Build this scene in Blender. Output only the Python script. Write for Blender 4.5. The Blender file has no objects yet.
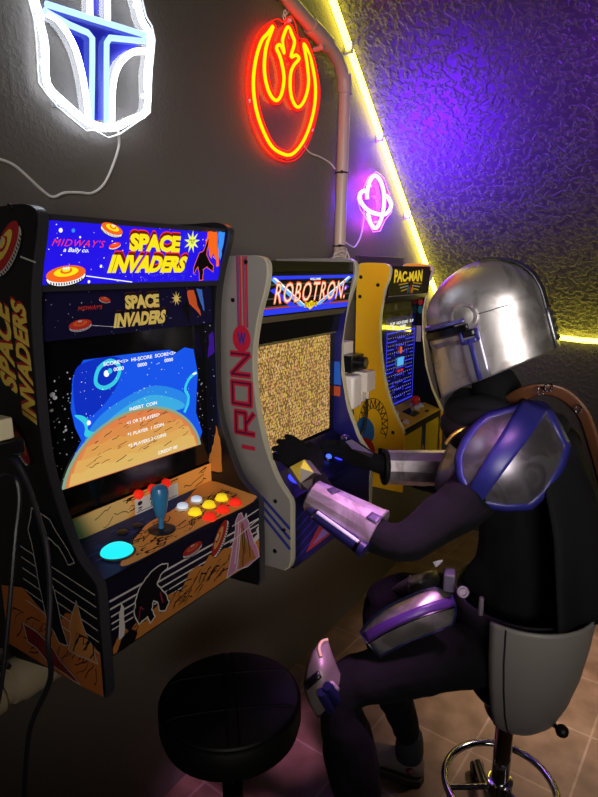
import bpy, bmesh, math, random
from mathutils import Vector, Matrix, noise
random.seed(7)
V3 = Vector
scn = bpy.context.scene
col = scn.collection
scn.view_settings.view_transform = 'Standard'
scn.view_settings.look = 'None'
scn.view_settings.gamma = 1.0
scn.view_settings.use_curve_mapping = False
scn.view_settings.exposure = 0.0
scn.cycles.use_denoising = True
scn.cycles.max_bounces = 6
scn.cycles.sample_clamp_indirect = 4.0

# ------------------------------------------------------------------ camera
H = 1.68; CY = -1.232; FPX = 585.0
pitch = math.atan(130 / 585); yaw = math.radians(33.1)
cp, sp, cw, sw = math.cos(pitch), math.sin(pitch), math.cos(yaw), math.sin(yaw)
FW = V3((cp * cw, cp * sw, -sp)); RT = V3((sw, -cw, 0)); UP = V3((sp * cw, sp * sw, cp)); EYE = V3((0, CY, H))
def ray(u, v): return FW + RT * ((u - 299) / FPX) + UP * ((398.5 - v) / FPX)
def at(u, v, t): return EYE + ray(u, v) * t            # a measured pixel at a known depth becomes a world point
def ony(u, v, y):
    d = ray(u, v); return EYE + d * ((y - EYE.y) / d.y)
def onx(u, v, x):
    d = ray(u, v); return EYE + d * ((x - EYE.x) / d.x)
def onz(u, v, z):
    d = ray(u, v); return EYE + d * ((z - EYE.z) / d.z)
cam = bpy.data.cameras.new('camera'); camo = bpy.data.objects.new('camera', cam); col.objects.link(camo)
m4 = Matrix((RT, UP, -FW)).transposed().to_4x4(); m4.translation = EYE
camo.matrix_world = m4
cam.sensor_fit = 'VERTICAL'; cam.sensor_height = 24.0; cam.lens = FPX / 797 * 24.0
cam.clip_start = 0.02
scn.camera = camo

# ------------------------------------------------------------------ materials
def lin(h):
    h = h.lstrip('#'); o = []
    for i in (0, 2, 4):
        c = int(h[i:i + 2], 16) / 255
        o.append(c / 12.92 if c <= .04045 else ((c + .055) / 1.055) ** 2.4)
    return (*o, 1.0)
MC = {}
def mat(name, color='#808080', rough=.6, metal=0.0, spec=.5, emit=None, es=0.0, coat=0.0, bump=None, trans=0.0, aniso=0.0):
    if name in MC: return MC[name]
    m = bpy.data.materials.new(name); m.use_nodes = True
    nt = m.node_tree; b = nt.nodes['Principled BSDF']
    b.inputs['Base Color'].default_value = lin(color)
    b.inputs['Roughness'].default_value = rough
    b.inputs['Metallic'].default_value = metal
    b.inputs['Specular IOR Level'].default_value = spec
    b.inputs['Coat Weight'].default_value = coat
    b.inputs['Coat Roughness'].default_value = .06
    b.inputs['Anisotropic'].default_value = aniso
    if emit:
        b.inputs['Emission Color'].default_value = lin(emit); b.inputs['Emission Strength'].default_value = es
    if bump:
        sc, st, dist = bump
        tc = nt.nodes.new('ShaderNodeTexCoord'); n = nt.nodes.new('ShaderNodeTexNoise'); bp = nt.nodes.new('ShaderNodeBump')
        n.inputs['Scale'].default_value = sc; n.inputs['Detail'].default_value = 4
        bp.inputs['Strength'].default_value = st; bp.inputs['Distance'].default_value = dist
        nt.links.new(tc.outputs['Object'], n.inputs['Vector']); nt.links.new(n.outputs['Fac'], bp.inputs['Height'])
        nt.links.new(bp.outputs['Normal'], b.inputs['Normal'])
    MC[name] = m
    return m
def lit(hexc, s=1.0, coat=0.0):      # something that gives off light: a lit print, a screen, a tube
    return mat('lit_%s_%g' % (hexc[1:], s), '#030303', .5, spec=.15, emit=hexc, es=s, coat=coat)
def ink(hexc, rough=.5):            # printed vinyl
    return mat('ink_' + hexc[1:], hexc, rough, spec=.2)

# ------------------------------------------------------------------ mesh building
class MB:
    def __init__(self): self.bm = bmesh.new(); self.mats = []
    def mi(self, m):
        if m not in self.mats: self.mats.append(m)
        return self.mats.index(m)
    def face(self, pts, m):
        vs = [self.bm.verts.new(p) for p in pts]
        try: f = self.bm.faces.new(vs)
        except ValueError: return
        f.material_index = self.mi(m); return f
    def grid(self, rows, m, closeu=False, closev=False):
        k = self.mi(m); R = [[self.bm.verts.new(p) for p in r] for r in rows]
        nr, nc = len(R), len(R[0])
        for i in range(nr if closeu else nr - 1):
            for j in range(nc if closev else nc - 1):
                a, b, c, d = R[i][j], R[i][(j + 1) % nc], R[(i + 1) % nr][(j + 1) % nc], R[(i + 1) % nr][j]
                if len({a, b, c, d}) == 4:
                    f = self.bm.faces.new((a, b, c, d)); f.material_index = k
        return R
    def cap(self, ring, m, flip=False):
        f = self.bm.faces.new(ring[::-1] if flip else ring); f.material_index = self.mi(m)
    def box(self, lo, hi, m, M=None):
        x0, y0, z0 = lo; x1, y1, z1 = hi
        p = [V3(q) for q in ((x0, y0, z0), (x1, y0, z0), (x1, y1, z0), (x0, y1, z0), (x0, y0, z1), (x1, y0, z1), (x1, y1, z1), (x0, y1, z1))]
        if M: p = [M @ q for q in p]
        v = [self.bm.verts.new(q) for q in p]; k = self.mi(m)
        for ids in ((3, 2, 1, 0), (4, 5, 6, 7), (0, 1, 5, 4), (1, 2, 6, 5), (2, 3, 7, 6), (3, 0, 4, 7)):
            f = self.bm.faces.new([v[i] for i in ids]); f.material_index = k
    def prism(self, prof, x0, x1, m, ax=lambda a, b, x: (x, a, b)):   # closed (y,z) outline pushed along x
        A = [self.bm.verts.new(ax(a, b, x0)) for a, b in prof]; B = [self.bm.verts.new(ax(a, b, x1)) for a, b in prof]
        k = self.mi(m); n = len(prof)
        for i in range(n):
            f = self.bm.faces.new((A[i], A[(i + 1) % n], B[(i + 1) % n], B[i])); f.material_index = k
        for f in (self.bm.faces.new(A[::-1]), self.bm.faces.new(B)): f.material_index = k
    def tube(self, path, r, m, seg=10, closed=False, caps=True, sx=1.0):
        path = [V3(p) for p in path]; n = len(path); rows = []
        rr = r if isinstance(r, (list, tuple)) else [r] * n
        t0 = None; nrm = None
        for i, p in enumerate(path):
            a = path[(i - 1) % n] if (closed or i > 0) else p
            b = path[(i + 1) % n] if (closed or i < n - 1) else p
            t = (b - a).normalized()
            if nrm is None:
                ref = V3((0, 0, 1)) if abs(t.z) < .9 else V3((1, 0, 0))
                nrm = t.cross(ref).normalized()
            else: nrm = (nrm - t * nrm.dot(t)).normalized()
            bn = t.cross(nrm)
            rows.append([p + (nrm * math.cos(2 * math.pi * k / seg) * sx + bn * math.sin(2 * math.pi * k / seg)) * rr[i] for k in range(seg)])
        R = self.grid(rows, m, closeu=closed, closev=True)
        if caps and not closed: self.cap(R[0], m, True); self.cap(R[-1], m)
    def lathe(self, prof, C, m, seg=32, ax=V3((0, 0, 1)), a0=0.0, a1=2 * math.pi, ref=None):
        ax = V3(ax).normalized(); C = V3(C)
        u = V3(ref) if ref else (V3((1, 0, 0)) if abs(ax.x) < .9 else V3((0, 1, 0)))
        u = (u - ax * u.dot(ax)).normalized(); w = ax.cross(u)
        full = abs(a1 - a0 - 2 * math.pi) < 1e-6; k = seg if full else seg + 1
        rows = [[C + ax * h + (u * math.cos(a0 + (a1 - a0) * j / seg) + w * math.sin(a0 + (a1 - a0) * j / seg)) * max(r, 1e-5) for j in range(k)] for r, h in prof]
        R = self.grid(rows, m, closev=full)
        if full:
            if prof[0][0] > 1e-4: self.cap(R[0], m, True)
            if prof[-1][0] > 1e-4: self.cap(R[-1], m)
    def ball(self, C, r, m, seg=20, sc=(1, 1, 1)):
        n = seg // 2
        rows = [[V3(C) + V3((math.sin(math.pi * i / n) * math.cos(2 * math.pi * j / seg) * r * sc[0], math.sin(math.pi * i / n) * math.sin(2 * math.pi * j / seg) * r * sc[1], math.cos(math.pi * i / n) * r * sc[2])) for j in range(seg)] for i in range(n + 1)]
        self.grid(rows, m, closev=True)
    def build(self, name, parent=None, smooth=True, bevel=0, solid=0, weld=True, angle=40, mods=True):
        if weld: bmesh.ops.remove_doubles(self.bm, verts=self.bm.verts, dist=1e-5)
        if weld: bmesh.ops.recalc_face_normals(self.bm, faces=self.bm.faces)
        base = V3((0, 0, 0)); q = parent
        while q is not None: base += q.location; q = q.parent
        bmesh.ops.translate(self.bm, verts=self.bm.verts, vec=-base)
        if parent is None:      # a thing of one mesh: origin at its own base
            xs = [v.co for v in self.bm.verts]
            base = V3(((min(v.x for v in xs) + max(v.x for v in xs)) / 2, (min(v.y for v in xs) + max(v.y for v in xs)) / 2, min(v.z for v in xs)))
            bmesh.ops.translate(self.bm, verts=self.bm.verts, vec=-base)
        me = bpy.data.meshes.new(name); self.bm.to_mesh(me); self.bm.free()
        for m in self.mats: me.materials.append(m)
        o = bpy.data.objects.new(name, me); col.objects.link(o)
        if parent is not None: o.parent = parent
        else: o.location = base
        if smooth:
            for p in me.polygons: p.use_smooth = True
            try: me.set_sharp_from_angle(angle=math.radians(angle))
            except Exception: pass
        if solid:
            s = o.modifiers.new('solid', 'SOLIDIFY'); s.thickness = solid; s.offset = -1
        if bevel:
            b = o.modifiers.new('bevel', 'BEVEL'); b.width = bevel; b.segments = 2; b.limit_method = 'ANGLE'
        return o
def tag(o, label=None, cat=None, group=None, kind=None):
    if label: o['label'] = label
    if cat: o['category'] = cat
    if group: o['group'] = group
    if kind: o['kind'] = kind
    return o
def thing(name, label, cat, loc, group=None):
    o = bpy.data.objects.new(name, None); col.objects.link(o); o.location = loc; o.empty_display_size = .1
    return tag(o, label, cat, group)
def spline(pts, n=8, closed=False):
    P = [V3(p) for p in pts]; N = len(P); out = []
    for i in range(N if closed else N - 1):
        if closed: a, b, c, d = P[i - 1], P[i], P[(i + 1) % N], P[(i + 2) % N]
        else: a, b, c, d = P[max(i - 1, 0)], P[i], P[i + 1], P[min(i + 2, N - 1)]
        for k in range(n):
            t = k / n
            out.append(.5 * ((2 * b) + (c - a) * t + (2 * a - 5 * b + 4 * c - d) * t * t + (3 * b - a - 3 * c + d) * t ** 3))
    if not closed: out.append(P[-1])
    return out
def spl2(pts, n=6, closed=True): return [(p.x, p.y) for p in spline([(a, b, 0) for a, b in pts], n, closed)]

TXT = {}
def text_polys(s, bold=0.0, space=1.0):
    key = (s, bold, space)
    if key in TXT: return TXT[key]
    cu = bpy.data.curves.new('t', 'FONT'); cu.body = s; cu.offset = bold; cu.space_character = space; cu.resolution_u = 3
    o = bpy.data.objects.new('t', cu); col.objects.link(o)
    dg = bpy.context.evaluated_depsgraph_get()
    me = bpy.data.meshes.new_from_object(o.evaluated_get(dg))
    P = [[tuple(me.vertices[i].co[:2]) for i in p.vertices] for p in me.polygons]
    bpy.data.objects.remove(o); bpy.data.curves.remove(cu); bpy.data.meshes.remove(me)
    xs = [q[0] for p in P for q in p]; ys = [q[1] for p in P for q in p]
    x0, x1, y0, y1 = min(xs), max(xs), min(ys), max(ys)
    P = [[((x - x0) / (x1 - x0), (y - y0) / (y1 - y0)) for x, y in p] for p in P]
    TXT[key] = P
    return P
class Art:
    """A printed or lit sheet: coloured shapes laid in plane coordinates (metres along U and V from O), each layer a hair above the last."""
    def __init__(self, O, U, V, step=.00012):
        self.O, self.U, self.V = V3(O), V3(U).normalized(), V3(V).normalized(); self.N = self.U.cross(self.V); self.k = 0; self.step = step; self.mb = MB()
    def w(self, p, k): return self.O + self.U * p[0] + self.V * p[1] + self.N * (k * self.step)
    def poly(self, pts, m, layer=True):
        if layer: self.k += 1
        f = self.mb.face([self.w(p, self.k) for p in pts], m)
        if f is not None:
            f.normal_update()
            if f.normal.dot(self.N) < 0: f.normal_flip()
    def rect(self, x0, y0, x1, y1, m): self.poly([(x0, y0), (x1, y0), (x1, y1), (x0, y1)], m)
    def circle(self, x, y, r, m, ry=None, n=20, layer=True, rot=0):
        ry = ry or r; c, s = math.cos(rot), math.sin(rot)
        self.poly([(x + r * math.cos(2 * math.pi * i / n) * c - ry * math.sin(2 * math.pi * i / n) * s, y + r * math.cos(2 * math.pi * i / n) * s + ry * math.sin(2 * math.pi * i / n) * c) for i in range(n)], m, layer)
    def line(self, pts, wd, m, closed=False, layer=True):
        self.k += 1 if layer else 0; n = len(pts); k0 = self.k
        for i in range(n if closed else n - 1):
            self.k = k0 + .22 * (i % 4)
            a, b = pts[i], pts[(i + 1) % n]; dx, dy = b[0] - a[0], b[1] - a[1]; L = math.hypot(dx, dy) or 1
            ox, oy = -dy / L * wd / 2, dx / L * wd / 2; ex, ey = dx / L * wd * .3, dy / L * wd * .3
            self.poly([(a[0] + ox - ex, a[1] + oy - ey), (b[0] + ox + ex, b[1] + oy + ey), (b[0] - ox + ex, b[1] - oy + ey), (a[0] - ox - ex, a[1] - oy - ey)], m, False)
        self.k = k0
    def text(self, s, x0, y0, x1, y1, m, bold=0.0, shear=0.0, warp=None, rot=0, space=1.0):
        """fits s into the box; rot=90 reads upward; warp(u,v) in unit square -> (u,v)"""
        self.k += 1
        for p in text_polys(s, bold, space):
            q = []
            for u, v in p:
                if warp: u, v = warp(u, v)
                if rot == 90: x, y = x0 + (1 - v) * (x1 - x0), y0 + u * (y1 - y0) + shear * v
                else: x, y = x0 + u * (x1 - x0) + shear * v, y0 + v * (y1 - y0)
                q.append((x, y))
            self.poly(q, m, False)
    def build(self, name, parent): return self.mb.build(name, parent, smooth=False, weld=False)
def stars(a, n, x0, y0, x1, y1, m, r=(.0005, .0014), rnd=None):
    rnd = rnd or random; a.k += 1
    for _ in range(n):
        q = rnd.uniform(*r); a.circle(rnd.uniform(x0 + q, x1 - q), rnd.uniform(y0 + q, y1 - q), q, m, n=6, layer=False)
def saucer(a, x, y, s, red, yel, wht, blk, rot=.0):
    c, sn = math.cos(rot), math.sin(rot)
    def T(p): return (x + (p[0] * c - p[1] * sn) * s, y + (p[0] * sn + p[1] * c) * s)
    e = lambda cx, cy, rx, ry, m, n=22: a.poly([T((cx + rx * math.cos(2 * math.pi * i / n), cy + ry * math.sin(2 * math.pi * i / n))) for i in range(n)], m)
    e(0, -.16, 1.02, .40, blk); e(0, -.13, .98, .37, wht)
    a.k += 1
    for i in range(-6, 7):
        px = i * .13; py = -.13 - .29 * math.sqrt(max(0, 1 - px * px)); a.poly([T((px - .03, py - .05)), T((px + .03, py - .05)), T((px + .03, py + .06)), T((px - .03, py + .06))], blk, False)
    e(0, .02, 1.0, .36, red); e(0, .1, .62, .2, yel); e(0, .16, .3, .14, red); e(0, .2, .2, .1, yel)
    for i in (-1, 0, 1): e(i * .12, .27, .05, .06, wht, 8)
def burst(a, x, y, r0, r1, n, m, sx=1):
    a.poly([(x + (r1 if i % 2 else r0) * math.cos(math.pi * i / n + .2) * sx, y + (r1 if i % 2 else r0) * math.sin(math.pi * i / n + .2)) for i in range(2 * n)], m)
# ------------------------------------------------------------------ room
def wallmat(name, c, scale, strength, dist, rough):
    m = mat(name, c, rough, spec=.5); nt = m.node_tree; b = nt.nodes['Principled BSDF']
    tc = nt.nodes.new('ShaderNodeTexCoord')
    n1 = nt.nodes.new('ShaderNodeTexNoise'); n1.inputs['Scale'].default_value = scale; n1.inputs['Detail'].default_value = 3; n1.inputs['Distortion'].default_value = .15
    r = nt.nodes.new('ShaderNodeValToRGB'); r.color_ramp.elements[0].position = .46; r.color_ramp.elements[1].position = .60
    bp = nt.nodes.new('ShaderNodeBump'); bp.inputs['Strength'].default_value = strength; bp.inputs['Distance'].default_value = dist
    n2 = nt.nodes.new('ShaderNodeTexNoise'); n2.inputs['Scale'].default_value = scale * 5; n2.inputs['Detail'].default_value = 3
    ad = nt.nodes.new('ShaderNodeMath'); ad.operation = 'MULTIPLY_ADD'; ad.inputs[1].default_value = .3
    L = nt.links.new
    L(tc.outputs['Object'], n1.inputs['Vector']); L(tc.outputs['Object'], n2.inputs['Vector'])
    L(n1.outputs['Fac'], r.inputs['Fac']); L(n2.outputs['Fac'], ad.inputs[0]); L(r.outputs['Color'], ad.inputs[2])
    L(ad.outputs[0], bp.inputs['Height']); L(bp.outputs['Normal'], b.inputs['Normal'])
    return m
M_wall = wallmat('dark_plaster', '#5c564f', 80, .3, .002, .6)
M_slope = wallmat('knockdown_plaster', '#353233', 42, .8, .008, .42)
M_knee = wallmat('low_wall_plaster', '#353433', 40, .4, .004, .6)
XC, ZK, SL = 3.62, 1.292, .9           # corner, top of the low wall, slope of the ceiling
def slope_z(x): return ZK + SL * (XC - x)
XT = 1.55; ZT = slope_z(XT)
def struct(name, mb): o = mb.build(name, None, smooth=False); o['kind'] = 'structure'; return o
w = MB(); w.prism([(-1.6, 0), (XC + .1, 0), (XC + .1, ZK), (XT, ZT), (-1.6, ZT)], 0.0, .1, M_wall, ax=lambda a, b, x: (a, x, b)); struct('wall_left', w)
w = MB(); w.box((XC, -4.2, 0), (XC + .1, 0, ZK), M_knee); struct('wall_back', w)
w = MB()
nx, nz = .669, .743
w.prism([(XC, ZK), (XT, ZT), (XT + .1 * nx, ZT + .1 * nz), (XC + .1 * nx, ZK + .1 * nz)], -4.2, 0, M_slope, ax=lambda a, b, x: (a, x, b)); struct('ceiling', w)
w = MB(); w.box((-1.6, -4.2, ZT), (XT + .1, .1, ZT + .1), M_wall); struct('ceiling_flat', w)
# tiled floor
mf = mat('floor_tiles', '#6b5540', .38, spec=.5); nt = mf.node_tree; b = nt.nodes['Principled BSDF']; L = nt.links.new
tc = nt.nodes.new('ShaderNodeTexCoord'); mp = nt.nodes.new('ShaderNodeMapping'); mp.inputs['Rotation'].default_value = (0, 0, math.radians(4))
br = nt.nodes.new('ShaderNodeTexBrick'); br.offset = 0; br.inputs['Scale'].default_value = 1.0
br.inputs['Brick Width'].default_value = .33; br.inputs['Row Height'].default_value = .33; br.inputs['Mortar Size'].default_value = .004
br.inputs['Color1'].default_value = lin('#7a6350'); br.inputs['Color2'].default_value = lin('#6c5645'); br.inputs['Mortar'].default_value = lin('#8d7a68')
ns = nt.nodes.new('ShaderNodeTexNoise'); ns.inputs['Scale'].default_value = 9; ns.inputs['Detail'].default_value = 6
mx = nt.nodes.new('ShaderNodeMix'); mx.data_type = 'RGBA'; mx.blend_type = 'MULTIPLY'; mx.inputs[0].default_value = .8
rp = nt.nodes.new('ShaderNodeValToRGB'); rp.color_ramp.elements[0].position = .35; rp.color_ramp.elements[0].color = (.45, .42, .4, 1); rp.color_ramp.elements[1].position = .65
L(tc.outputs['Object'], mp.inputs['Vector']); L(mp.outputs['Vector'], br.inputs['Vector']); L(tc.outputs['Object'], ns.inputs['Vector']); L(ns.outputs['Fac'], rp.inputs['Fac'])
L(br.outputs['Color'], mx.inputs[6]); L(rp.outputs['Color'], mx.inputs[7]); L(mx.outputs[2], b.inputs['Base Color'])
bp = nt.nodes.new('ShaderNodeBump'); bp.inputs['Strength'].default_value = .3; bp.inputs['Distance'].default_value = .003
L(ns.outputs['Fac'], bp.inputs['Height']); L(bp.outputs['Normal'], b.inputs['Normal'])
w = MB(); w.box((-1.6, -4.2, -.1), (XC + .1, .1, 0), mf); struct('floor', w)

# ------------------------------------------------------------------ neon signs
M_cord = mat('white_cord', '#cfcac4', .5)
M_acryl = bpy.data.materials.new('clear_acrylic'); M_acryl.use_nodes = True
nt = M_acryl.node_tree; nt.nodes.clear(); out = nt.nodes.new('ShaderNodeOutputMaterial'); tr = nt.nodes.new('ShaderNodeBsdfTransparent'); gl = nt.nodes.new('ShaderNodeBsdfGlossy'); ms = nt.nodes.new('ShaderNodeMixShader')
tr.inputs[0].default_value = (.95, .97, 1, 1); gl.inputs['Roughness'].default_value = .05; ms.inputs[0].default_value = .07
nt.links.new(tr.outputs[0], ms.inputs[1]); nt.links.new(gl.outputs[0], ms.inputs[2]); nt.links.new(ms.outputs[0], out.inputs[0])
M_acedge = mat('acrylic_edge', '#dfe6ea', .25, spec=.6)
def wallpts(px, y): return [ony(u, v, y) for u, v in px]
def sign_sheet(px, y, parent, name='acrylic_backing', edge=None):
    pts = wallpts(px, y); mb = MB(); n = len(pts)
    mb.face(pts, M_acryl)
    o = mb.build(name, parent, smooth=False)
    e = MB(); e.tube(pts, .0024, edge or M_acedge, 6, closed=True); e.build('acrylic_edge', o)
    return o
def stand_offs(px, y, parent):
    for u, v in px:
        p = ony(u, v, y); mb = MB(); mb.tube([(p.x, -.0005, p.z), (p.x, y - .004, p.z)], .006, M_acedge, 10); mb.build('stand_off', parent)

WH = lit('#eef4ff', 10.0); BW = lit('#8fb0ff', 2.4)
hs = thing('neon_sign', 'white and blue neon sign shaped like a helmet with T visor', 'neon sign', ony(100, 137, 0))
YB = -.022; YT = -.032
hp_out = [(34, -22), (35, 0), (40, 15), (40, 22), (45, 45), (47, 83), (65, 103), (88, 122), (112, 128), (130, 120), (146.7, 110), (147, 75), (150.4, 45), (148, 31), (141.6, 20), (136.6, 0), (128, -22), (112, -44), (90, -58), (66, -58), (45, -44)]
sheet = [(28, -24), (29, 2), (34, 20), (36, 45), (38, 83), (57, 107), (86, 131), (94, 130), (108, 138), (120, 134), (150, 113), (152, 70), (155, 40), (152, 26), (146, 16), (142, -2), (134, -26), (116, -52), (92, -67), (64, -67), (40, -50)]
sign_sheet(sheet, YB, hs)
tri = MB(); bl = mat('blue_acrylic', '#050290', .5)
for pg in ([(46, 4), (145, 35), (145, 41), (110, 37.6), (106.5, 43), (106.5, 120), (92, 120), (92.7, 37.6), (87, 32), (57, 20), (46, 12)], [(52, 21), (88, 36), (91, 44), (90, 110), (84, 82), (75, 48), (60, 23)], [(108, 43), (112, 40), (140, 45), (133, 50), (119, 64), (112, 86), (108, 110)]):
    tri.face(wallpts(pg, YB + .003), bl)
tri.face(wallpts([(92, -50), (107, -48), (107, 18), (91, 13)], YB + .003), bl)
tri.build('blue_panel', hs, smooth=False)
def tube_part(name, px, y, r, m, parent, n=4, closed=False, straight=False):
    pts = wallpts(px, y); pts = pts if straight else spline(pts, n, closed)
    mb = MB(); mb.tube(pts, r, m, 10, closed=closed); return mb.build(name, parent)
tube_part('outer_tube', hp_out, YT, .0078, WH, hs, 3, True)
tube_part('visor_tube', [(46, 4), (95, 19.5), (145.4, 35)], YT, .0066, BW, hs, straight=True)
tube_part('visor_tube', [(44, 10), (50, 14), (70, 25), (87.7, 32.6), (92.3, 38), (92.3, 60), (91.5, 122)], YT, .0066, BW, hs, straight=True)
tube_part('visor_tube', [(145, 41.4), (125, 39.3), (110, 37.8), (106.7, 43), (106.5, 60), (106.5, 122)], YT, .0066, BW, hs, straight=True)
tube_part('cheek_tube', [(46.3, 12.5), (60, 22.6), (75, 47.7), (84, 82.8), (89, 121)], YT, .0066, WH, hs)
tube_part('cheek_tube', [(146.7, 51.4), (133, 52), (119, 65), (113, 88), (112, 124)], YT, .0066, WH, hs)
tube_part('crest_tube', [(89.5, -55), (89.7, -20), (90, 16)], YT, .0065, WH, hs, straight=True)
tube_part('crest_tube', [(107.5, -52), (107.6, -20), (107.8, 20)], YT, .0065, WH, hs, straight=True)
c = MB(); c.tube(spline([ony(118, 131, -.022), ony(119, 145, -.012), ony(113, 165, -.008), ony(104, 184, -.008), ony(92, 193, -.008), ony(78, 192.5, -.008), ony(64, 193, -.008), ony(53, 197, -.008), ony(42, 190, -.008), ony(28, 177, -.008), ony(12, 164, -.008), ony(-8, 157, -.008)], 6), .0032, M_cord, 8); c.build('cord', hs)
stand_offs([(46, 60), (148, 95), (60, 104), (140, 4)], YB, hs)

rs = thing('neon_sign', 'red neon sign of a winged bird crest inside a ring', 'neon sign', ony(283, 160, 0))
RC = lit('#ffb400', 2.2); RS = lit('#ff0a04', 8)
ring = [(273, 27), (268, 33), (261, 42), (255, 64), (253.5, 90), (258.5, 118), (270, 144), (282, 153.5), (293, 153.6), (305, 138), (313.5, 112), (315.5, 86), (311, 60), (304, 44), (307, 63), (308.5, 84), (304, 101), (297, 107), (291, 95), (290.5, 75), (294, 65), (299, 59), (296, 55), (291, 56.5), (294.5, 43), (292.5, 36), (288, 27), (283.5, 36), (282.5, 43), (284, 53), (280, 45), (276.5, 48), (280.5, 58), (284, 77), (281.5, 94), (276, 100.5), (269, 92), (264.5, 72), (266, 48)]
def off(px, du, dv=0): return [(u + du, v + dv) for u, v in px]
rst = [(279, 19), (284, 22), (292, 16), (297, 26), (300, 38), (308, 40), (314, 56), (321, 88), (318, 116), (309, 144), (296, 160), (280, 160), (264, 148), (252, 122), (247, 90), (249, 60), (257, 36), (268, 24)]
sign_sheet([tuple(q[:2]) for q in spline([(u, v, 0) for u, v in off(rst, -1)], 3, True)], -.018, rs, edge=lit('#ff2a12', 1.0))  # rim emits red in place of light caught from the tube
tube_part('red_sleeve', ring, -.022, .0125, RS, rs, 4, True)
tube_part('glowing_core', ring, -.0335, .0052, RC, rs, 4, True)
c = MB(); c.tube(spline([ony(304, 146, -.02), ony(310, 153, -.008), ony(320, 157, -.008), ony(330, 163, -.008), ony(335, 169, -.02)], 6), .003, M_cord, 8); c.build('cord', rs)
stand_offs([(290, 20), (254, 100), (312, 130)], -.018, rs)
c = MB(); p0 = ony(286, 11, -.006)
for k in range(7): c.tube([p0 + V3((-.016 * math.sin(k * .9), -.004, -.012 * k)) + V3((.007 * math.cos(a), 0, .009 * math.sin(a))) for a in [i * math.pi / 5 for i in range(10)]], .0018, M_acedge, 6, closed=True)
c.build('hanging_chain', rs)

ps = thing('neon_sign', 'small pink and violet neon sign of a ringed planet', 'neon sign', ony(376, 231, 0))
PK = lit('#ff40ff', 24); VB = lit('#5030ff', 60)
sign_sheet([(363, 190), (368, 178), (376, 171.5), (384, 178), (388, 190), (393, 204), (391, 213), (385, 220), (380, 231), (373, 232), (367, 220), (360, 209), (357, 198)], -.02, ps)
tube_part('planet_tube', [(367.3, 199), (367.2, 192), (370, 181), (375, 175.7), (380.5, 181), (384, 194), (383.5, 209), (380.5, 221), (376, 228), (371, 224), (368, 213)], -.034, .0085, PK, ps)
tube_part('ring_tube', [(367.5, 191.5), (363, 191), (359.8, 195), (360.5, 201), (366, 208.5), (374, 213), (383.5, 214.6), (389, 211), (391, 205), (389, 199), (386, 195.5)], -.05, .008, VB, ps)
c = MB(); c.tube(spline([ony(364, 208, -.02), ony(363, 225, -.01), ony(360, 238, -.008), ony(355, 246.5, -.008), ony(351, 246, -.008), ony(345, 242, -.01)], 6), .0032, M_cord, 8); c.build('cord', ps)
stand_offs([(371, 186), (378, 222)], -.02, ps)

# ------------------------------------------------------------------ rope light along the edge of the sloped ceiling
YL = lit('#ffe948', 12)
rl = thing('rope_light', 'yellow glowing rope light along the sloped ceiling edge and low wall', 'light', (XC - .02, -.02, ZK))
mb = MB(); path = [(x, -.02, slope_z(x) - .035) for x in [1.62 + .1 * i for i in range(20)]] + [(XC - .03, -.03, ZK + .0)]
path += [(XC - .02, -.06 - .12 * i, ZK + .006 * math.sin(i * 1.7)) for i in range(28)]
mb.tube(path, .0135, YL, 10); mb.build('glowing_rope', rl)
M_clip = mat('clear_clip', '#b5b39a', .4)
for x in (2.22, 2.52, 2.86, 3.2):
    mb = MB(); z = slope_z(x) - .035; mb.box((x - .008, -.034, z - .02), (x + .008, -.001, z + .02), M_clip); mb.build('clip', rl, bevel=.003)

# ------------------------------------------------------------------ conduit
M_pipe = mat('painted_pipe', '#b3a092', .4)
pp = thing('conduit_pipe', 'painted conduit pipe bending up the dark wall beside the red sign', 'pipe', ony(339, 275, -.03))
def wp(u, v, y=-.032): return ony(u, v, y)
run = [wp(250, -50), wp(272, -22), wp(296, 8), wp(315, 30), wp(328, 45), wp(337, 59), wp(342.5, 75), wp(344.3, 95), wp(343.5, 130), wp(341.5, 190), wp(339.3, 258), wp(338.6, 285)]
mb = MB(); mb.tube(spline(run, 6), .0235, M_pipe, 16); mb.build('pipe_run', pp)
for a, bq in (((310, 25), (328, 45)), ((343.6, 75), (344.3, 94))):
    mb = MB(); mb.tube([wp(*a), wp((a[0] + bq[0]) / 2 + .5, (a[1] + bq[1]) / 2), wp(*bq)], .0285, M_pipe, 16); mb.build('coupling', pp)
mb = MB(); q = wp(321, 48); mb.tube([q + V3((0, .03, 0)), q + V3((0, -.012, 0))], .009, M_pipe, 10); mb.tube([wp(318, 38), wp(322, 50)], .006, M_pipe, 8); mb.build('pipe_clamp', pp)
M_tie = mat('black_nylon', '#0c0c0d', .4)
for (u, v), wd in (((342, 173), 'upper'), ((339.6, 246), 'lower')):
    p = wp(u, v); mb = MB(); mb.tube([p + V3((.0262 * math.cos(a), .0262 * math.sin(a), 0)) for a in [i * math.pi / 12 for i in range(24)]], .003, M_tie, 6, closed=True)
    mb.box((p.x - .033, p.y - .02, p.z - .005), (p.x - .025, p.y - .012, p.z + .005), M_tie)
    tag(mb.build('cable_tie'), 'black cable tie around the conduit, %s one %s' % (wd, 'level with the planet sign' if wd == 'upper' else 'just above the middle cabinet'), 'cable tie')
mb = MB(); rnd = random.Random(3); p = ony(341, 257, -.088)
pts = [p + V3((rnd.uniform(-.045, .05), rnd.uniform(-.02, .02), rnd.uniform(-.03, .035))) for _ in range(26)]
pts += [p + V3((.05, 0, -.02)), p + V3((.075, 0, -.03))]
mb.tube(spline(pts, 5), .0032, mat('pale_cord', '#b9aaa2', .5), 6)
tag(mb.build('cable_bundle'), 'tangled bundle of pale cord at the foot of the conduit above the middle cabinet', 'cable')
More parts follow.
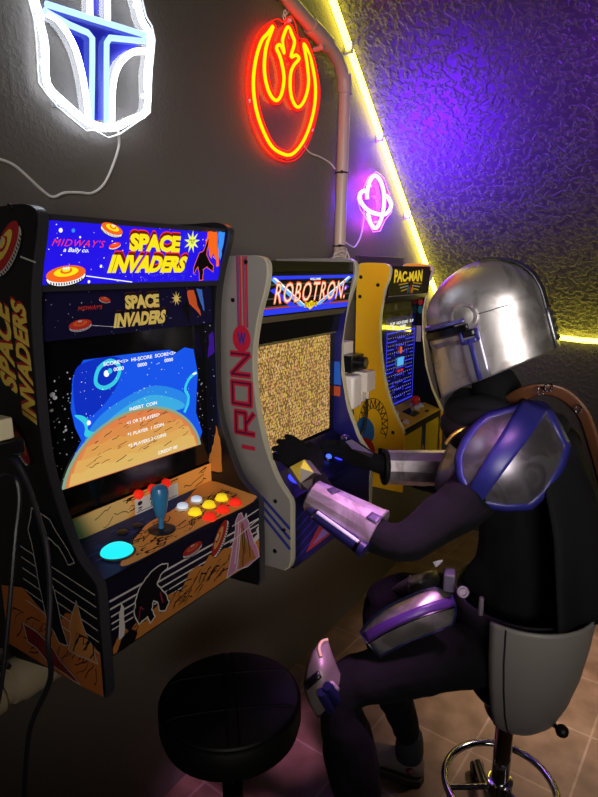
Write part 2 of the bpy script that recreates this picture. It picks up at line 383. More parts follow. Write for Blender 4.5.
# ------------------------------------------------------------------ arcade cabinets
M_black = mat('black_laminate', '#0b0b0d', .35)
M_tmold = mat('dark_edge_trim', '#2c2c30', .35)
M_wtmold = mat('pale_edge_trim', '#aaa48e', .35)
M_glass = mat('dark_glass', '#0a0a0c', .12, spec=.6)
M_chrome = mat('chrome', '#c8c8cc', .12, metal=1.0)
M_screw = mat('screw_metal', '#55565a', .35, metal=1.0)
def rounded(prof, n=4):
    return prof
def side_panels(root, xl, xr, prof, th, mface, trim, n=2):
    full = prof
    objs = []
    for x0, x1 in ((xl, xl + th), (xr - th, xr)):
        mb = MB(); mb.prism(full, x0, x1, mface); objs.append(mb.build('side_panel', root, smooth=False))
        e = MB(); xm = (x0 + x1) / 2
        fr = [q for q in full[:-2]]
        rows = [[(xm + s * (th / 2 + .0006), y + o, z) for s, o in ((-1, .004), (-1, -.0012), (1, -.0012), (1, .004))] for y, z in fr]
        e.grid(rows, trim); e.build('edge_trim', objs[-1], smooth=True)
    return objs
def rowspan(a, b, n): return [a + (b - a) * i / (n - 1) for i in range(n)]
def curve_profile(front, back):      # front: (y,z) from top to bottom, smoothed; back: two closing corners
    f = [(p.x, p.y) for p in spline([(y, z, 0) for y, z in front], 4)]
    return f + back
def push_button(root, c, nrm, r, m, mring, h=.012, name='button'):
    mb = MB(); mb.lathe([(r * 1.0, 0), (r * 1.0, .004), (r * .82, .007)], c, mring, 20, ax=nrm)
    mb.lathe([(r * .78, .005), (r * .78, h), (r * .6, h + .0025), (0, h + .003)], c, m, 20, ax=nrm)
    return mb.build(name, root)

# ======== first cabinet: space shooter
SX0, SX1, TH = .606, 1.106, .016
si = thing('arcade_cabinet', 'black wall-mounted arcade cabinet with blue lit marquee and orange planet on its screen', 'arcade cabinet', (.856, -.2, .85), 'wall-mounted arcade cabinets')
front = [(-.225, 1.785), (-.29, 1.785), (-.325, 1.772), (-.326, 1.745), (-.300, 1.675), (-.284, 1.60), (-.278, 1.50), (-.276, 1.40), (-.281, 1.33), (-.298, 1.27), (-.320, 1.215), (-.350, 1.16), (-.402, 1.12)]
prof = curve_profile(front, []) + [(-.405, 1.10), (-.405, .90), (-.398, .882), (-.33, .875), (-.22, .873), (-.10, .85), (-.012, .85), (-.012, 1.785)]
sp_l, sp_r = side_panels(si, SX0, SX1, prof, TH, M_black, M_tmold)
IL, IR = SX0 + TH, SX1 - TH
mb = MB(); mb.box((IL, -.03, .87), (IR, -.014, 1.775), M_black); mb.build('back_panel', si, smooth=False)
# marquee box
mb = MB(); mb.prism([(-.318, 1.77), (-.03, 1.778), (-.03, 1.765), (-.312, 1.757)], IL, IR, M_tmold); mb.prism([(-.292, 1.652), (-.288, 1.640), (-.24, 1.640), (-.24, 1.652)], IL, IR, M_tmold); mb.build('marquee_frame', si, smooth=False)
BLU = lit('#2313e8', 1.0)
mo = V3((IL, -.2895, 1.652)); mv = V3((0, -.0245, 1.0)).normalized(); mh = .117
a = Art(mo, (1, 0, 0), (0, -.22, 1.0)); W = IR - IL
a.rect(0, 0, W, mh, BLU)
wt, rd, yl, orr, bk, lb, yd = lit('#ffffff', 1.0), lit('#ff3424', 1.0), lit('#ffe81c', 1.0), lit('#ff6a1e', .95), lit('#08060c', .3), lit('#3c96ff', .95), lit('#b59a00', .9)
stars(a, 70, 0, 0, W, mh, wt); stars(a, 60, .2, .002, .36, .028, lit('#8e8cf8', .8), (.0004, .0009))
for x, y, r in ((.035, .095, .004), (.125, .033, .003), (.1, .004, .003), (.075, .085, .002)): a.circle(x, y, r, wt, n=10)
a.circle(.06, .096, .0035, lb)
a.text("MIDWAY'S", .018, .068, .126, .081, rd, bold=0.0, shear=.006, space=1.15)
a.text('a Bally co.', .040, .056, .094, .066, wt, bold=.015, shear=.004)
saucer(a, .144, .103, .026, orr, yl, wt, bk, -.25)
saucer(a, .049, .019, .041, orr, yl, wt, bk, .12)
saucer(a, .151, .0735, .014, rd, orr, wt, bk, .25)
a.line([(.09, .016), (.20, .0025)], .0018, wt)
def logo(a, k, x0, y0, s, ye, re, dk):
    wv = lambda u, v: (u, v * (1 + .10 * math.sin(u * 3.1)))
    for off_, m in ((.0055, re), (.003, dk)):
        a.text('SPACE', x0 + .042 * s, y0 + (.049 + off_) * k, x0 + .160 * s, y0 + (.088 + off_) * k, m, bold=.07, shear=-.002 * s)
        a.text('INVADERS', x0 + .004 * s, y0 + (.003 + off_) * k, x0 + .178 * s, y0 + (.042 + off_) * k, m, bold=.07, shear=.009 * s)
    a.text('SPACE', x0 + .042 * s, y0 + .047 * k, x0 + .160 * s, y0 + .085 * k, ye, bold=.06)
    a.text('INVADERS', x0 + .0 * s, y0, x0 + .176 * s, y0 + .039 * k, ye, bold=.06, shear=.009 * s)
logo(a, .92, .136, .0208, 1.17, yl, rd, lit('#7a1a10', .8))
burst(a, .358, .088, .025, .010, 9, lit('#f4ff6a', 1.0)); a.text('DELUXE', .349, .089, .366, .0935, bk, bold=.03, shear=.001); a.text('TV', .354, .0825, .363, .0875, bk, bold=.03)
def jag(a, pts, m, rim=None, wd=.002, seed=1):
    r_ = random.Random(seed); q = []
    for i, p in enumerate(pts):
        n_ = pts[(i + 1) % len(pts)]; q.append(p); L = math.hypot(n_[0] - p[0], n_[1] - p[1])
        for t in (.33, .66): q.append((p[0] + (n_[0] - p[0]) * t + r_.uniform(-.06, .06) * L, p[1] + (n_[1] - p[1]) * t + r_.uniform(-.06, .06) * L))
    a.poly(q, m)
    if rim: a.line(q, wd, rim, True)
# plain splashes of colour at the right end of the sheet
def splash(a, pts, m, rim=None, wd=.002):
    q = spl2(pts, 4)
    a.poly(q, m)
    if rim: a.line(q, wd, rim, True)
jag(a, [(.404, .112), (.436, .114), (.441, .095), (.452, .06), (.458, .036), (.449, .034), (.444, .05), (.432, .066), (.428, .052), (.418, .062), (.412, .08), (.402, .088)], orr)
jag(a, [(.440, .114), (.463, .114), (.463, .085), (.460, .05), (.452, .058), (.446, .078), (.444, .096)], lb)
jag(a, [(.384, .064), (.398, .070), (.408, .098), (.411, .096), (.409, .062), (.424, .045), (.438, .036), (.440, .022), (.432, .026), (.416, .034), (.404, .028), (.408, .004), (.396, .003), (.394, .012), (.386, .034), (.374, .018), (.372, .03), (.378, .048)], bk, orr, .0016)
a.build('marquee', si)
# dim speaker panel that repeats the marquee print
mb = MB(); mb.prism([(-.268, 1.64), (-.24, 1.64), (-.24, 1.55), (-.268, 1.55)], IL, IR, M_black); mb.build('speaker_panel', si, smooth=False)
a = Art((IL, -.2685, 1.55), (1, 0, 0), (0, 0, 1)); nv = ink('#120f35'); a.rect(0, 0, W, .09, nv)
dw, dr, dy, do, dk, db = ink('#cfcce0'), ink('#c83a2c'), ink('#ffe27a'), ink('#e8642e'), ink('#09080d'), ink('#4a80e0')
stars(a, 50, 0, 0, W, .09, dw, (.0005, .0013)); saucer(a, .09, .025, .026, dr, do, dw, dk, .1); saucer(a, .15, .07, .014, dr, do, dw, dk, -.2); a.line([(.115, .022), (.19, .012)], .0012, dw)
a.text("MIDWAY'S", .085, .052, .14, .060, dr, bold=.02, shear=.003)
logo(a, .76, .165, .012, .80, dy, ink('#5e2a14'), dk)
burst(a, .345, .064, .017, .006, 9, dy)
jag(a, [(.38, .08), (.402, .082), (.41, .06), (.424, .02), (.412, .03), (.40, .04), (.386, .05)], do); jag(a, [(.41, .084), (.43, .082), (.436, .03), (.424, .05)], db); jag(a, [(.362, .045), (.38, .06), (.386, .03), (.384, .006), (.37, .03)], dk)
a.build('speaker_art', si)
# screen bezel and picture
ZB, ZTB = 1.19, 1.553; YBz = -.241
mb = MB(); mb.box((IL, YBz, ZB), (IR, YBz + .02, ZTB), M_glass); mb.build('screen_bezel', si, smooth=False)
a = Art((IL, YBz - .0006, ZB), (1, 0, 0), (0, 0, 1))
gw = ink('#d8dae0', .3); rnd = random.Random(5)
stars(a, 75, .012, .06, .10, .30, gw, (.0006, .0022), rnd); stars(a, 45, .40, .10, .455, .28, gw, (.0006, .002), rnd)
for x, y, r in ((.035, .255, .006), (.04, .248, .005), (.03, .225, .004), (.057, .18, .0035)): a.circle(x, y, r, gw, r * .8, n=9)
scr = [(.04, .062), (.427, .054), (.445, .085), (.425, .14), (.43, .19), (.437, .235), (.425, .298), (.395, .306), (.365, .296), (.345, .306), (.23, .31), (.11, .312), (.082, .28), (.072, .22), (.078, .18), (.09, .15), (.06, .11)]
sky = lit('#1657ee', .95)
a.poly(scr, sky)
dsk = lit('#0d32cc', .85); a.poly(spl2([(.085, .285), (.12, .308), (.2, .305), (.19, .25), (.13, .2), (.085, .2)], 4), dsk)
lsk = lit('#2a8cf2', .9); a.poly(spl2([(.1, .14), (.13, .185), (.2, .215), (.29, .23), (.38, .2), (.40, .16), (.3, .16), (.2, .14)], 5), lsk)
a.poly(spl2([(.15, .165), (.2, .195), (.28, .21), (.36, .185), (.38, .16), (.25, .16)], 5), lit('#3fb4ee', .9))
tq = lit('#3ad0e8', .95)
a.line(spl2([(.175, .302), (.145, .29), (.135, .262), (.155, .248), (.185, .258), (.198, .285)], 5), .009, tq, True)
a.circle(.163, .277, .007, wt); a.circle(.172, .281, .006, tq)
a.poly(spl2([(.078, .205), (.098, .2), (.112, .185), (.106, .172), (.118, .162), (.145, .158), (.12, .15), (.098, .158), (.1, .172), (.096, .186)], 4), tq)
a.line(spl2([(.43, .24), (.405, .228), (.39, .205), (.4, .185), (.395, .165), (.385, .15)], 5, False), .008, tq)
a.circle(.425, .238, .008, wt, .0025); a.circle(.11, .183, .005, wt)
stars(a, 60, .09, .19, .42, .30, wt, (.0005, .0013), rnd)
# planet
cx, cy, rx, ry = .235, .03, .205, .158
def clipb(x): return .062 - (x - .04) * .0207
arc = [(cx + rx * math.cos(math.pi * (1 - i / 40)), cy + ry * math.sin(math.pi * (1 - i / 40))) for i in range(41)]
def planet(k, m):
    q = [(cx + (x - cx) * k, cy + (y - cy) * k) for x, y in arc]; q = [p for p in q if p[1] > clipb(p[0]) + .0005]
    q = [(q[0][0], clipb(q[0][0]))] + q + [(q[-1][0], clipb(q[-1][0]))]; a.poly(q, m)
planet(1.0, lit('#8fae94', .9)); planet(.965, lit('#b98a5a', .95)); planet(.95, lit('#e4834a', .95))
for i, cc in enumerate(('#e08f4c', '#e0a052', '#e2ad5c', '#e2b866', '#dfbb70')):
    yy = .16 - i * .024; half = rx * .93 * math.sqrt(max(.02, 1 - ((yy - cy) / (ry * .95)) ** 2)); n = 14
    top = [(cx - half + 2 * half * j / n, min(yy + .004 * math.sin(j * 1.9 + i), cy + .92 * ry * math.sqrt(max(0, 1 - ((-half + 2 * half * j / n) / (rx * .94)) ** 2)))) for j in range(n + 1)]
    bot = [(cx + .9 * rx, clipb(cx + .9 * rx) + .002), (cx - .9 * rx, clipb(cx - .9 * rx) + .002)]
    top = [p for p in top if p[1] > clipb(p[0]) + .003]
    a.poly(top + bot, lit(cc, .95))
dl = lit('#4a3c2c', .7); a.k += 1
for i in range(46):
    yy = rnd.uniform(.07, .175); half = rx * .86 * math.sqrt(max(.02, 1 - ((yy - cy) / (ry * .95)) ** 2)); x = cx + rnd.uniform(-half, half * .92); l = rnd.uniform(.008, .03)
    xs = [x + l * t for t in (0, .3, .6, 1)]
    pts = [(q, yy + rnd.uniform(-.002, .002) + .25 * (q - x)) for q in xs if abs(q - cx) < half]
    if len(pts) > 1: a.line(pts, rnd.uniform(.0008, .0018), dl, layer=False)
a.text('SCORE<1>  HI-SCORE  SCORE<2>', .155, .2935, .362, .3015, wt, bold=.02)
a.text('0000', .18, .279, .207, .287, wt, bold=.02); a.text('0000', .245, .279, .272, .287, wt, bold=.02); a.text('0000', .325, .279, .352, .287, wt, bold=.02)
a.text('INSERT  COIN', .215, .186, .295, .194, wt, bold=.02)
a.text('<1 OR 2 PLAYERS>', .205, .157, .302, .165, wt, bold=.02); a.text('*1 PLAYER  1 COIN', .205, .131, .313, .139, wt, bold=.02); a.text('*2 PLAYERS 2 COINS', .205, .105, .318, .113, wt, bold=.02)
a.text('CREDIT 00', .29, .066, .352, .074, wt, bold=.02)
a.build('screen', si)
# inner side art on the right
a = Art((IR - .0006, -.06, 1.16), (0, -1, 0), (0, 0, 1)); a.rect(.0, 0, .215, .62, ink('#0b0a18')); stars(a, 60, .14, .1, .21, .45, gw, (.0006, .0018))
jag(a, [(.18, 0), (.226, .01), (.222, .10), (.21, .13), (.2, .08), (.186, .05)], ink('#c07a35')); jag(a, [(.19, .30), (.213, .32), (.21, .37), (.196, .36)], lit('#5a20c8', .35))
a.build('inner_side_art', si)
# riser, deck and front
RZ = 1.187
mb = MB(); mb.prism([(-.247, RZ), (-.2, RZ), (-.2, 1.10), (-.247, 1.10)], IL, IR, M_black); mb.build('control_riser', si, smooth=False)
og, oy = ink('#ffae52'), ink('#ffd080')
def crater_art(a, x0, y0, x1, y1, n, rnd):
    L_ = [(rnd.uniform(x0, x1), rnd.uniform(y0, y1), rnd.uniform(.003, .012), rnd.uniform(-.3, .3)) for _ in range(n)]; a.k += 1
    for x, y, r, t in L_: a.circle(x, y, r, dk, r * .5, 12, rot=t, layer=False)
    a.k += 1
    for x, y, r, t in L_: a.circle(x + r * .25, y - r * .15, r * .66, og, r * .28, 12, layer=False)
def cracks(a, x0, y0, x1, y1, n, rnd, m, slope=.1):
    a.k += 1
    for _ in range(n):
        x, y = rnd.uniform(x0, x1), rnd.uniform(y0, y1); pts = [(x, y)]
        for _k in range(4): pts.append((min(x1, pts[-1][0] + rnd.uniform(.004, .014)), min(y1, max(y0, pts[-1][1] + rnd.uniform(-.007, .007) + slope * .01))))
        a.line(pts, rnd.uniform(.001, .0030), m, layer=False)
a = Art((IL, -.2476, 1.135), (1, 0, 0), (0, 0, 1)); a.rect(0, 0, W, .051, og); a.poly([(0, 0), (.07, 0), (.05, .03), (.02, .05), (0, .05)], ink('#5a1a14'))
a.poly(spl2([(.06, .002), (.19, .002), (.19, .047), (.09, .049), (.05, .04)], 3), oy); rnd = random.Random(8); cracks(a, .1, .003, W - .02, .045, 22, rnd, dk)
a.rect(.21, .0, .345, .036, ink('#e6e4e0')); a.rect(.214, .004, .341, .0055, dk)
for x in (.225, .262, .3):      # simple pictograms on the instruction card
    a.circle(x, .024, .007, dk, .005); a.rect(x - .006, .012, x + .006, .015, dk); a.rect(x - .006, .0075, x + .004, .0095, dk)
a.build('riser_art', si)
DZ = 1.135
mb = MB(); mb.prism([(-.402, DZ - .012), (-.402, DZ - .03), (-.2, DZ - .03), (-.2, DZ), (-.25, DZ)], IL, IR, M_black); mb.build('control_panel', si, smooth=False)
dv = V3((0, .152, .012)).normalized()
a = Art((IL, -.402, DZ - .0115), (1, 0, 0), dv); a.rect(0, 0, W, .152, ink('#20356e'))
sea = ink('#2f4f94'); rnd = random.Random(11)
for _ in range(26): x, y = rnd.uniform(0, .3), rnd.uniform(.05, .14); a.circle(x + .01, y + .004, rnd.uniform(.006, .018), sea, .003, 10)
a.poly(spl2([(.055, .002), (.075, .035), (.11, .058), (.15, .078), (.2, .10), (.27, .105), (.34, .12), (.40, .146), (.463, .150), (.463, .002), (.25, .001)], 5), og)
crater_art(a, .09, .006, .44, .085, 46, rnd); cracks(a, .09, .005, .44, .10, 60, rnd, dk)
a.build('deck_art', si)
WB, YB_, RB = mat('lit_white_button', '#d8e6f4', .3, emit='#cfe4ff', es=.45), mat('lit_yellow_button', '#f2d020', .3, emit='#ffe020', es=.55), mat('lit_red_button', '#e02a18', .3, emit='#ff2814', es=.5)
DN = V3((0, -.0787, 1)).normalized(); ringw = mat('button_ring', '#d9d2c4', .35)
for (x, y), m in (((.921, -.307), WB), ((.969, -.306), WB), ((.921, -.346), YB_), ((.970, -.345), YB_), ((1.019, -.342), YB_), ((.925, -.386), RB), ((.972, -.385), RB), ((1.020, -.383), RB)):
    push_button(si, V3((x, y, DZ - .0115 + (y + .402) * .079)), DN, .0165, m, m if m is not WB else ringw)
for x in (.842, .884, .927): push_button(si, V3((x, -.249, 1.181)), V3((0, -1, .8)), .0115, RB, RB, .009, 'start_button')
mb = MB(); c = V3((.818, -.345, DZ - .006)); M_bat = mat('teal_plastic', '#2c6f9c', .3); mb.lathe([(.030, -.001), (.030, .003), (.022, .006)], c, M_black, 24); mb.build('joystick_collar', si)
mb = MB(); mb.lathe([(.006, .0), (.006, .03), (.011, .034), (.0145, .05), (.0185, .075), (.019, .088), (.016, .098), (.008, .103), (0, .104)], c, M_bat, 24); mb.build('joystick', si)
mb = MB(); c = V3((.698, -.345, DZ - .008)); mb.lathe([(.037, 0), (.037, .003), (.033, .004)], c, M_black, 28); mb.lathe([(.0325, .003), (.030, .009), (.022, .015), (.01, .018), (0, .0185)], c, lit('#22e6f0', 1.15), 28); mb.build('trackball', si)
for x in (.74, .78): mb = MB(); mb.lathe([(.014, 0), (.014, .002), (.011, .004)], (x + .02, -.29, DZ - .003), M_black, 18); mb.build('deck_plug', si)
mb = MB(); mb.box((IL, -.403, .962), (IR, -.385, DZ - .014), M_black); mb.build('front_panel', si, smooth=False)
PH = DZ - .014 - .962
a = Art((IL, -.4036, .962), (1, 0, 0), (0, 0, 1)); a.rect(.004, .004, W - .004, PH - .004, ink('#0d0b1c'))
fw = ink('#b9b4ae'); tan, pnk = ink('#a3672c'), ink('#a06a86')
for i, f in enumerate((.70, .60, .50, .41, .33)): a.line([(.006, PH * (f + .02)), (W - .006, PH * (f - .02))], .0042 - .0004 * i, fw)
rnd = random.Random(21); Q = PH / .159
top = [(.004, .018), (.03, .05), (.045, .03), (.08, .05), (.11, .045), (.15, .055), (.19, .05), (.215, .078), (.24, .082), (.255, .072), (.28, .09), (.3, .078), (.33, .084), (.36, .075), (W - .004, .05)]
top = [p for k, p in enumerate(top)]
a.poly([(.004, .004)] + top + [(W - .004, .004)], tan)
for _ in range(46):
    x = rnd.uniform(.03, .36); y = rnd.uniform(.008, .055); a.line([(x, y), (x + rnd.uniform(.006, .02), y + rnd.uniform(.004, .018)), (x + rnd.uniform(.02, .035), y + rnd.uniform(.006, .02))], rnd.uniform(.0014, .004), dk, layer=False)
jag(a, [(.335, .006), (.352, .05), (.364, .09), (.372, .135), (.385, .150), (.396, .148), (.404, .128), (.414, .14), (.424, .10), (.44, .06), (.455, .03), (W - .005, .006)], pnk, fw, .0022, 5)
jag(a, [(.378, .008), (.386, .07), (.392, .130), (.402, .09), (.418, .06), (.44, .03), (.45, .006)], ink('#8a5a2a'), None, 0, 2)
for x0, y0, x1, y1 in ((.366, .03, .384, .13), (.37, .01, .39, .11), (.405, .04, .398, .12), (.425, .02, .41, .10), (.395, .01, .396, .09)): a.line([(x0, y0), (.5 * (x0 + x1) + .003, .5 * (y0 + y1)), (x1, y1)], .003, fw if x0 < .38 else dk)
a.line([(.36, .128), (.462, .134)], .003, fw); a.line([(.35, .09), (.462, .108)], .0026, fw)
jag(a, [(.44, .05), (.462, .055), (.462, .09), (.45, .085), (.455, .07), (.438, .065)], fw, None, 0, 3)
saucer(a, .225, .128, .030, ink('#8a2018'), ink('#a04a30'), fw, dk, .05); saucer(a, .312, .118, .044, ink('#8a2018'), ink('#b08040'), fw, dk, .95)
# craggy black outcrop with a pale outline
jag(a, [(.066, .035), (.056, .062), (.06, .088), (.074, .112), (.09, .124), (.11, .132), (.135, .134), (.15, .128), (.148, .118), (.128, .112), (.118, .098), (.128, .082), (.142, .06), (.148, .042), (.136, .028), (.12, .036), (.116, .058), (.106, .066), (.1, .05), (.108, .03), (.094, .022), (.088, .04)], dk, fw, .0026, 9)
a.line([(.066, .045), (.072, .07), (.08, .06)], .002, ink('#7a2430')); a.line([(.13, .05), (.125, .075)], .003, ink('#7a2430'))
jag(a, [(.016, .03), (.02, .07), (.026, .105), (.033, .09), (.032, .05), (.026, .028)], fw, None, 0, 4)
jag(a, [(.008, .006), (.022, .03), (.045, .036), (.06, .02), (.052, .006)], dk, None, 0, 6)
a.build('front_art', si)
mb = MB(); mb.box((IL, -.385, .962), (IR, -.05, .972), M_black); mb.build('bottom_panel', si, smooth=False)
# outer left side print
a = Art((SX0 - .0004, 0, 0), (0, -1, 0), (0, 0, 1))
ys, rs_, ws = ink('#a8913a'), ink('#7a1c1c'), ink('#8b877f')
a.text('SPACE', .160, 1.455, .212, 1.615, rs_, bold=.05, rot=90, shear=.02); a.text('SPACE', .162, 1.45, .214, 1.61, ys, bold=.04, rot=90, shear=.02)
a.text('INVADERS', .220, 1.405, .264, 1.62, rs_, bold=.05, rot=90, shear=.015); a.text('INVADERS', .222, 1.40, .266, 1.615, ys, bold=.04, rot=90, shear=.015)
saucer(a, .225, 1.715, .06, rs_, ys, ws, dk, .75); a.line([(.268, 1.70), (.31, 1.69)], .003, ws)
saucer(a, .205, 1.355, .045, ink('#6a1420'), ink('#8a4028'), ws, dk, -1.0)
a.poly([(.08, .88), (.08, 1.02), (.16, 1.04), (.22, 1.01), (.27, .99), (.3, 1.03), (.335, 1.04), (.36, 1.0), (.397, .98), (.397, .886), (.33, .88), (.22, .878)], ink('#8a4d22'))
rnd = random.Random(4); cracks(a, .1, .89, .38, .98, 40, rnd, dk, 1.0)
for i in range(6): a.line([(.17, 1.135 - i * .024), (.396, 1.10 - i * .024)], .0026, ws)
jag(a, [(.225, 1.23), (.28, 1.22), (.33, 1.17), (.345, 1.15), (.325, 1.14), (.30, 1.17), (.27, 1.18), (.262, 1.1), (.285, 1.0), (.3, .96), (.27, .955), (.235, 1.0), (.22, 1.1), (.205, 1.18)], dk, ws, .0026, 3)
jag(a, [(.30, .95), (.325, 1.04), (.34, 1.07), (.352, 1.03), (.39, .955)], ink('#96602f'), ws, .002, 2); cracks(a, .3, .95, .38, 1.0, 10, rnd, dk, 2.0)
jag(a, [(.15, .955), (.22, .945), (.3, .90), (.33, .885), (.26, .89), (.16, .915)], ink('#5a1414'), ws, .0026, 5)
a.build('side_art', si)
for q in ((10, 207), (46, 562)):
    p = onx(*q, SX0); mb = MB(); mb.lathe([(.006, 0), (.006, .002), (0, .003)], (SX0, p.y, p.z), M_screw, 12, ax=(-1, 0, 0)); mb.build('screw', si)
# ======== middle cabinet
RX0, RX1 = 1.241, 1.741
ro = thing('arcade_cabinet', 'silver-sided arcade cabinet with red striped side and speckled yellow screen', 'arcade cabinet', (1.49, -.2, .84), 'wall-mounted arcade cabinets')
front = [(-.222, 1.713), (-.295, 1.712), (-.326, 1.695), (-.324, 1.64), (-.294, 1.547), (-.277, 1.44), (-.284, 1.33), (-.308, 1.22), (-.350, 1.12), (-.395, 1.065)]
profR = curve_profile(front, []) + [(-.399, 1.05), (-.399, .885), (-.392, .862), (-.375, .848), (-.30, .845), (-.012, .845), (-.012, 1.713)]
M_silver = mat('silver_laminate', '#7a7571', .4)
M_navyin = mat('navy_inner', '#14145a', .35)
rl_, rr_ = side_panels(ro, RX0, RX1, profR, TH, M_silver, M_wtmold)
JL, JR = RX0 + TH, RX1 - TH; W = JR - JL
mb = MB(); mb.box((JL, -.03, .86), (JR, -.014, 1.70), M_black); mb.build('back_panel', ro, smooth=False)
a = Art((JR - .0005, -.03, .87), (0, -1, 0), (0, 0, 1)); a.poly([(.01, .01), (.355, .01), (.36, .17), (.32, .24), (.275, .34), (.25, .46), (.25, .56), (.285, .8), (.01, .8)], M_navyin)
a.poly([(.215, .42), (.25, .42), (.243, .5), (.215, .5)], ink('#2a5fc0')); a.rect(.215, .38, .247, .415, ink('#b04a2a')); a.build('inner_side_art', ro)
mb = MB(); mb.prism([(-.318, 1.70), (-.03, 1.706), (-.03, 1.69), (-.318, 1.672)], JL, JR, M_black); mb.prism([(-.298, 1.553), (-.285, 1.535), (-.24, 1.535), (-.24, 1.553)], JL, JR, mat('olive_trim', '#5c543c', .35)); mb.build('marquee_frame', ro, smooth=False)
a = Art((JL, -.296, 1.555), (1, 0, 0), (0, -.2, 1)); hh = .118
a.rect(0, 0, W, hh, lit('#07070d', .5)); bl1, bl2, rw, gr = lit('#2a3cf0', 1), lit('#6fb0ff', 1), lit('#f07850', .9), lit('#55595e', .8)
a.rect(0, .002, W, .018, bl1); a.rect(0, .019, W, .0225, lit('#d84838', .9)); a.rect(0, .024, W, .026, gr); a.rect(0, .098, W, .108, bl1)
for y in (.045, .083): a.rect(0, y, W, y + .003, gr)
for sgn in (-1, 1):
    c = W / 2
    a.poly([(c + sgn * .025, .018), (c + sgn * .055, .018), (c + sgn * .225, .1), (c + sgn * .2, .1)], bl2); a.poly([(c + sgn * .07, .02), (c + sgn * .11, .02), (c + sgn * .22, .07), (c + sgn * .2, .075)], bl1)
    a.poly([(c + sgn * .03, .022), (c + sgn * .036, .022), (c + sgn * .215, .103), (c + sgn * .2, .103)], wt)
orl = lit('#ff6a2a', 1.0)
a.text('ROBOTRON:', .04, .030, .437, .092, orl, bold=.03, space=1.12); a.text('ROBOTRON:', .043, .034, .434, .088, lit('#ffe9c8', 1), bold=-.006, space=1.17)
a.text('WILLIAMS', .205, .094, .265, .101, wt, bold=.03)
a.poly([(c - .03, .022), (c, .006), (c + .03, .022), (c, .034)], lit('#ffe020', 1)); a.text('2084', c - .036, .014, c + .036, .03, lit('#ffe020', 1), bold=.05); a.text('2084', c - .034, .0155, c + .034, .0285, lit('#8a6a10', .8), bold=.0)
a.build('marquee', ro)
mb = MB(); mb.prism([(-.275, 1.535), (-.262, 1.475), (-.23, 1.475), (-.23, 1.535)], JL, JR, mat('gloss_black', '#141312', .12, spec=.7)); mb.build('speaker_panel', ro, smooth=False)
mb = MB(); mb.box((JL, -.252, 1.125), (JR, -.23, 1.485), M_glass); mb.box((JL, -.256, 1.468), (JR, -.25, 1.482), mat('olive_trim')); mb.build('screen_bezel', ro, smooth=False)
# speckled screen: columns of tiny characters
ms = bpy.data.materials.new('speckled_screen'); ms.use_nodes = True; nt = ms.node_tree; b = nt.nodes['Principled BSDF']; L = nt.links.new
tc = nt.nodes.new('ShaderNodeTexCoord'); mp = nt.nodes.new('ShaderNodeMapping'); mp.inputs['Scale'].default_value = (165, 165, 100)
vo = nt.nodes.new('ShaderNodeTexVoronoi'); vo.inputs['Scale'].default_value = 1.0; vo.inputs['Randomness'].default_value = .6
mp2 = nt.nodes.new('ShaderNodeMapping'); mp2.inputs['Scale'].default_value = (120, 120, 4)
n2 = nt.nodes.new('ShaderNodeTexNoise'); n2.inputs['Scale'].default_value = 1.0; n2.inputs['Detail'].default_value = 2
rp = nt.nodes.new('ShaderNodeValToRGB'); e = rp.color_ramp.elements
e[0].position = .30; e[0].color = lin('#dcb850'); e[1].position = .72; e[1].color = lin('#d8a84c')
for pos, cc in ((.40, '#dcc05a'), (.45, '#c8685e'), (.51, '#dcbc56'), (.56, '#c87064'), (.64, '#e4cc8c')): q = e.new(pos); q.color = lin(cc)
sep = nt.nodes.new('ShaderNodeMath'); sep.operation = 'LESS_THAN'; sep.inputs[1].default_value = .52
mx = nt.nodes.new('ShaderNodeMix'); mx.data_type = 'RGBA'; mx.inputs[6].default_value = lin('#7a5c34')
mpc = nt.nodes.new('ShaderNodeMath'); mpc.operation = 'MULTIPLY_ADD'; mpc.inputs[1].default_value = .35; 
sx = nt.nodes.new('ShaderNodeSeparateColor')
L(tc.outputs['Object'], mp.inputs['Vector']); L(mp.outputs['Vector'], vo.inputs['Vector']); L(tc.outputs['Object'], mp2.inputs['Vector']); L(mp2.outputs['Vector'], n2.inputs['Vector'])
L(vo.outputs['Color'], sx.inputs[0]); L(sx.outputs[0], mpc.inputs[0]); 
su = nt.nodes.new('ShaderNodeMath'); su.operation = 'SUBTRACT'; su.inputs[1].default_value = .17
L(n2.outputs['Fac'], su.inputs[0]); L(su.outputs[0], mpc.inputs[2]); L(mpc.outputs[0], rp.inputs['Fac'])
L(vo.outputs['Distance'], sep.inputs[0]); L(sep.outputs[0], mx.inputs[0]); L(rp.outputs['Color'], mx.inputs[7])
L(mx.outputs[2], b.inputs['Emission Color']); b.inputs['Emission Strength'].default_value = .88; b.inputs['Base Color'].default_value = (.01, .01, .01, 1); b.inputs['Roughness'].default_value = .25
mb = MB(); mb.box((1.290, -.2545, 1.143), (1.690, -.2525, 1.466), ms); mb.build('screen', ro, smooth=False)
mb = MB(); mb.prism([(-.395, 1.062), (-.395, 1.04), (-.22, 1.04), (-.22, 1.13), (-.25, 1.13), (-.30, 1.10)], JL, JR, mat('navy_deck', '#101036', .3)); mb.build('control_panel', ro, smooth=False)
dn = V3((0, -.3714, 1)).normalized()
def deck(x, y): return V3((x, y, 1.10 + (y + .30) * .4))
BLE = lit('#2a30ff', 3.0)
for x, y in ((1.395, -.352), (1.43, -.335), (1.49, -.325), (1.545, -.335)): push_button(ro, deck(x, y), dn, .012, lit('#3d5bff', 2.2), M_black)
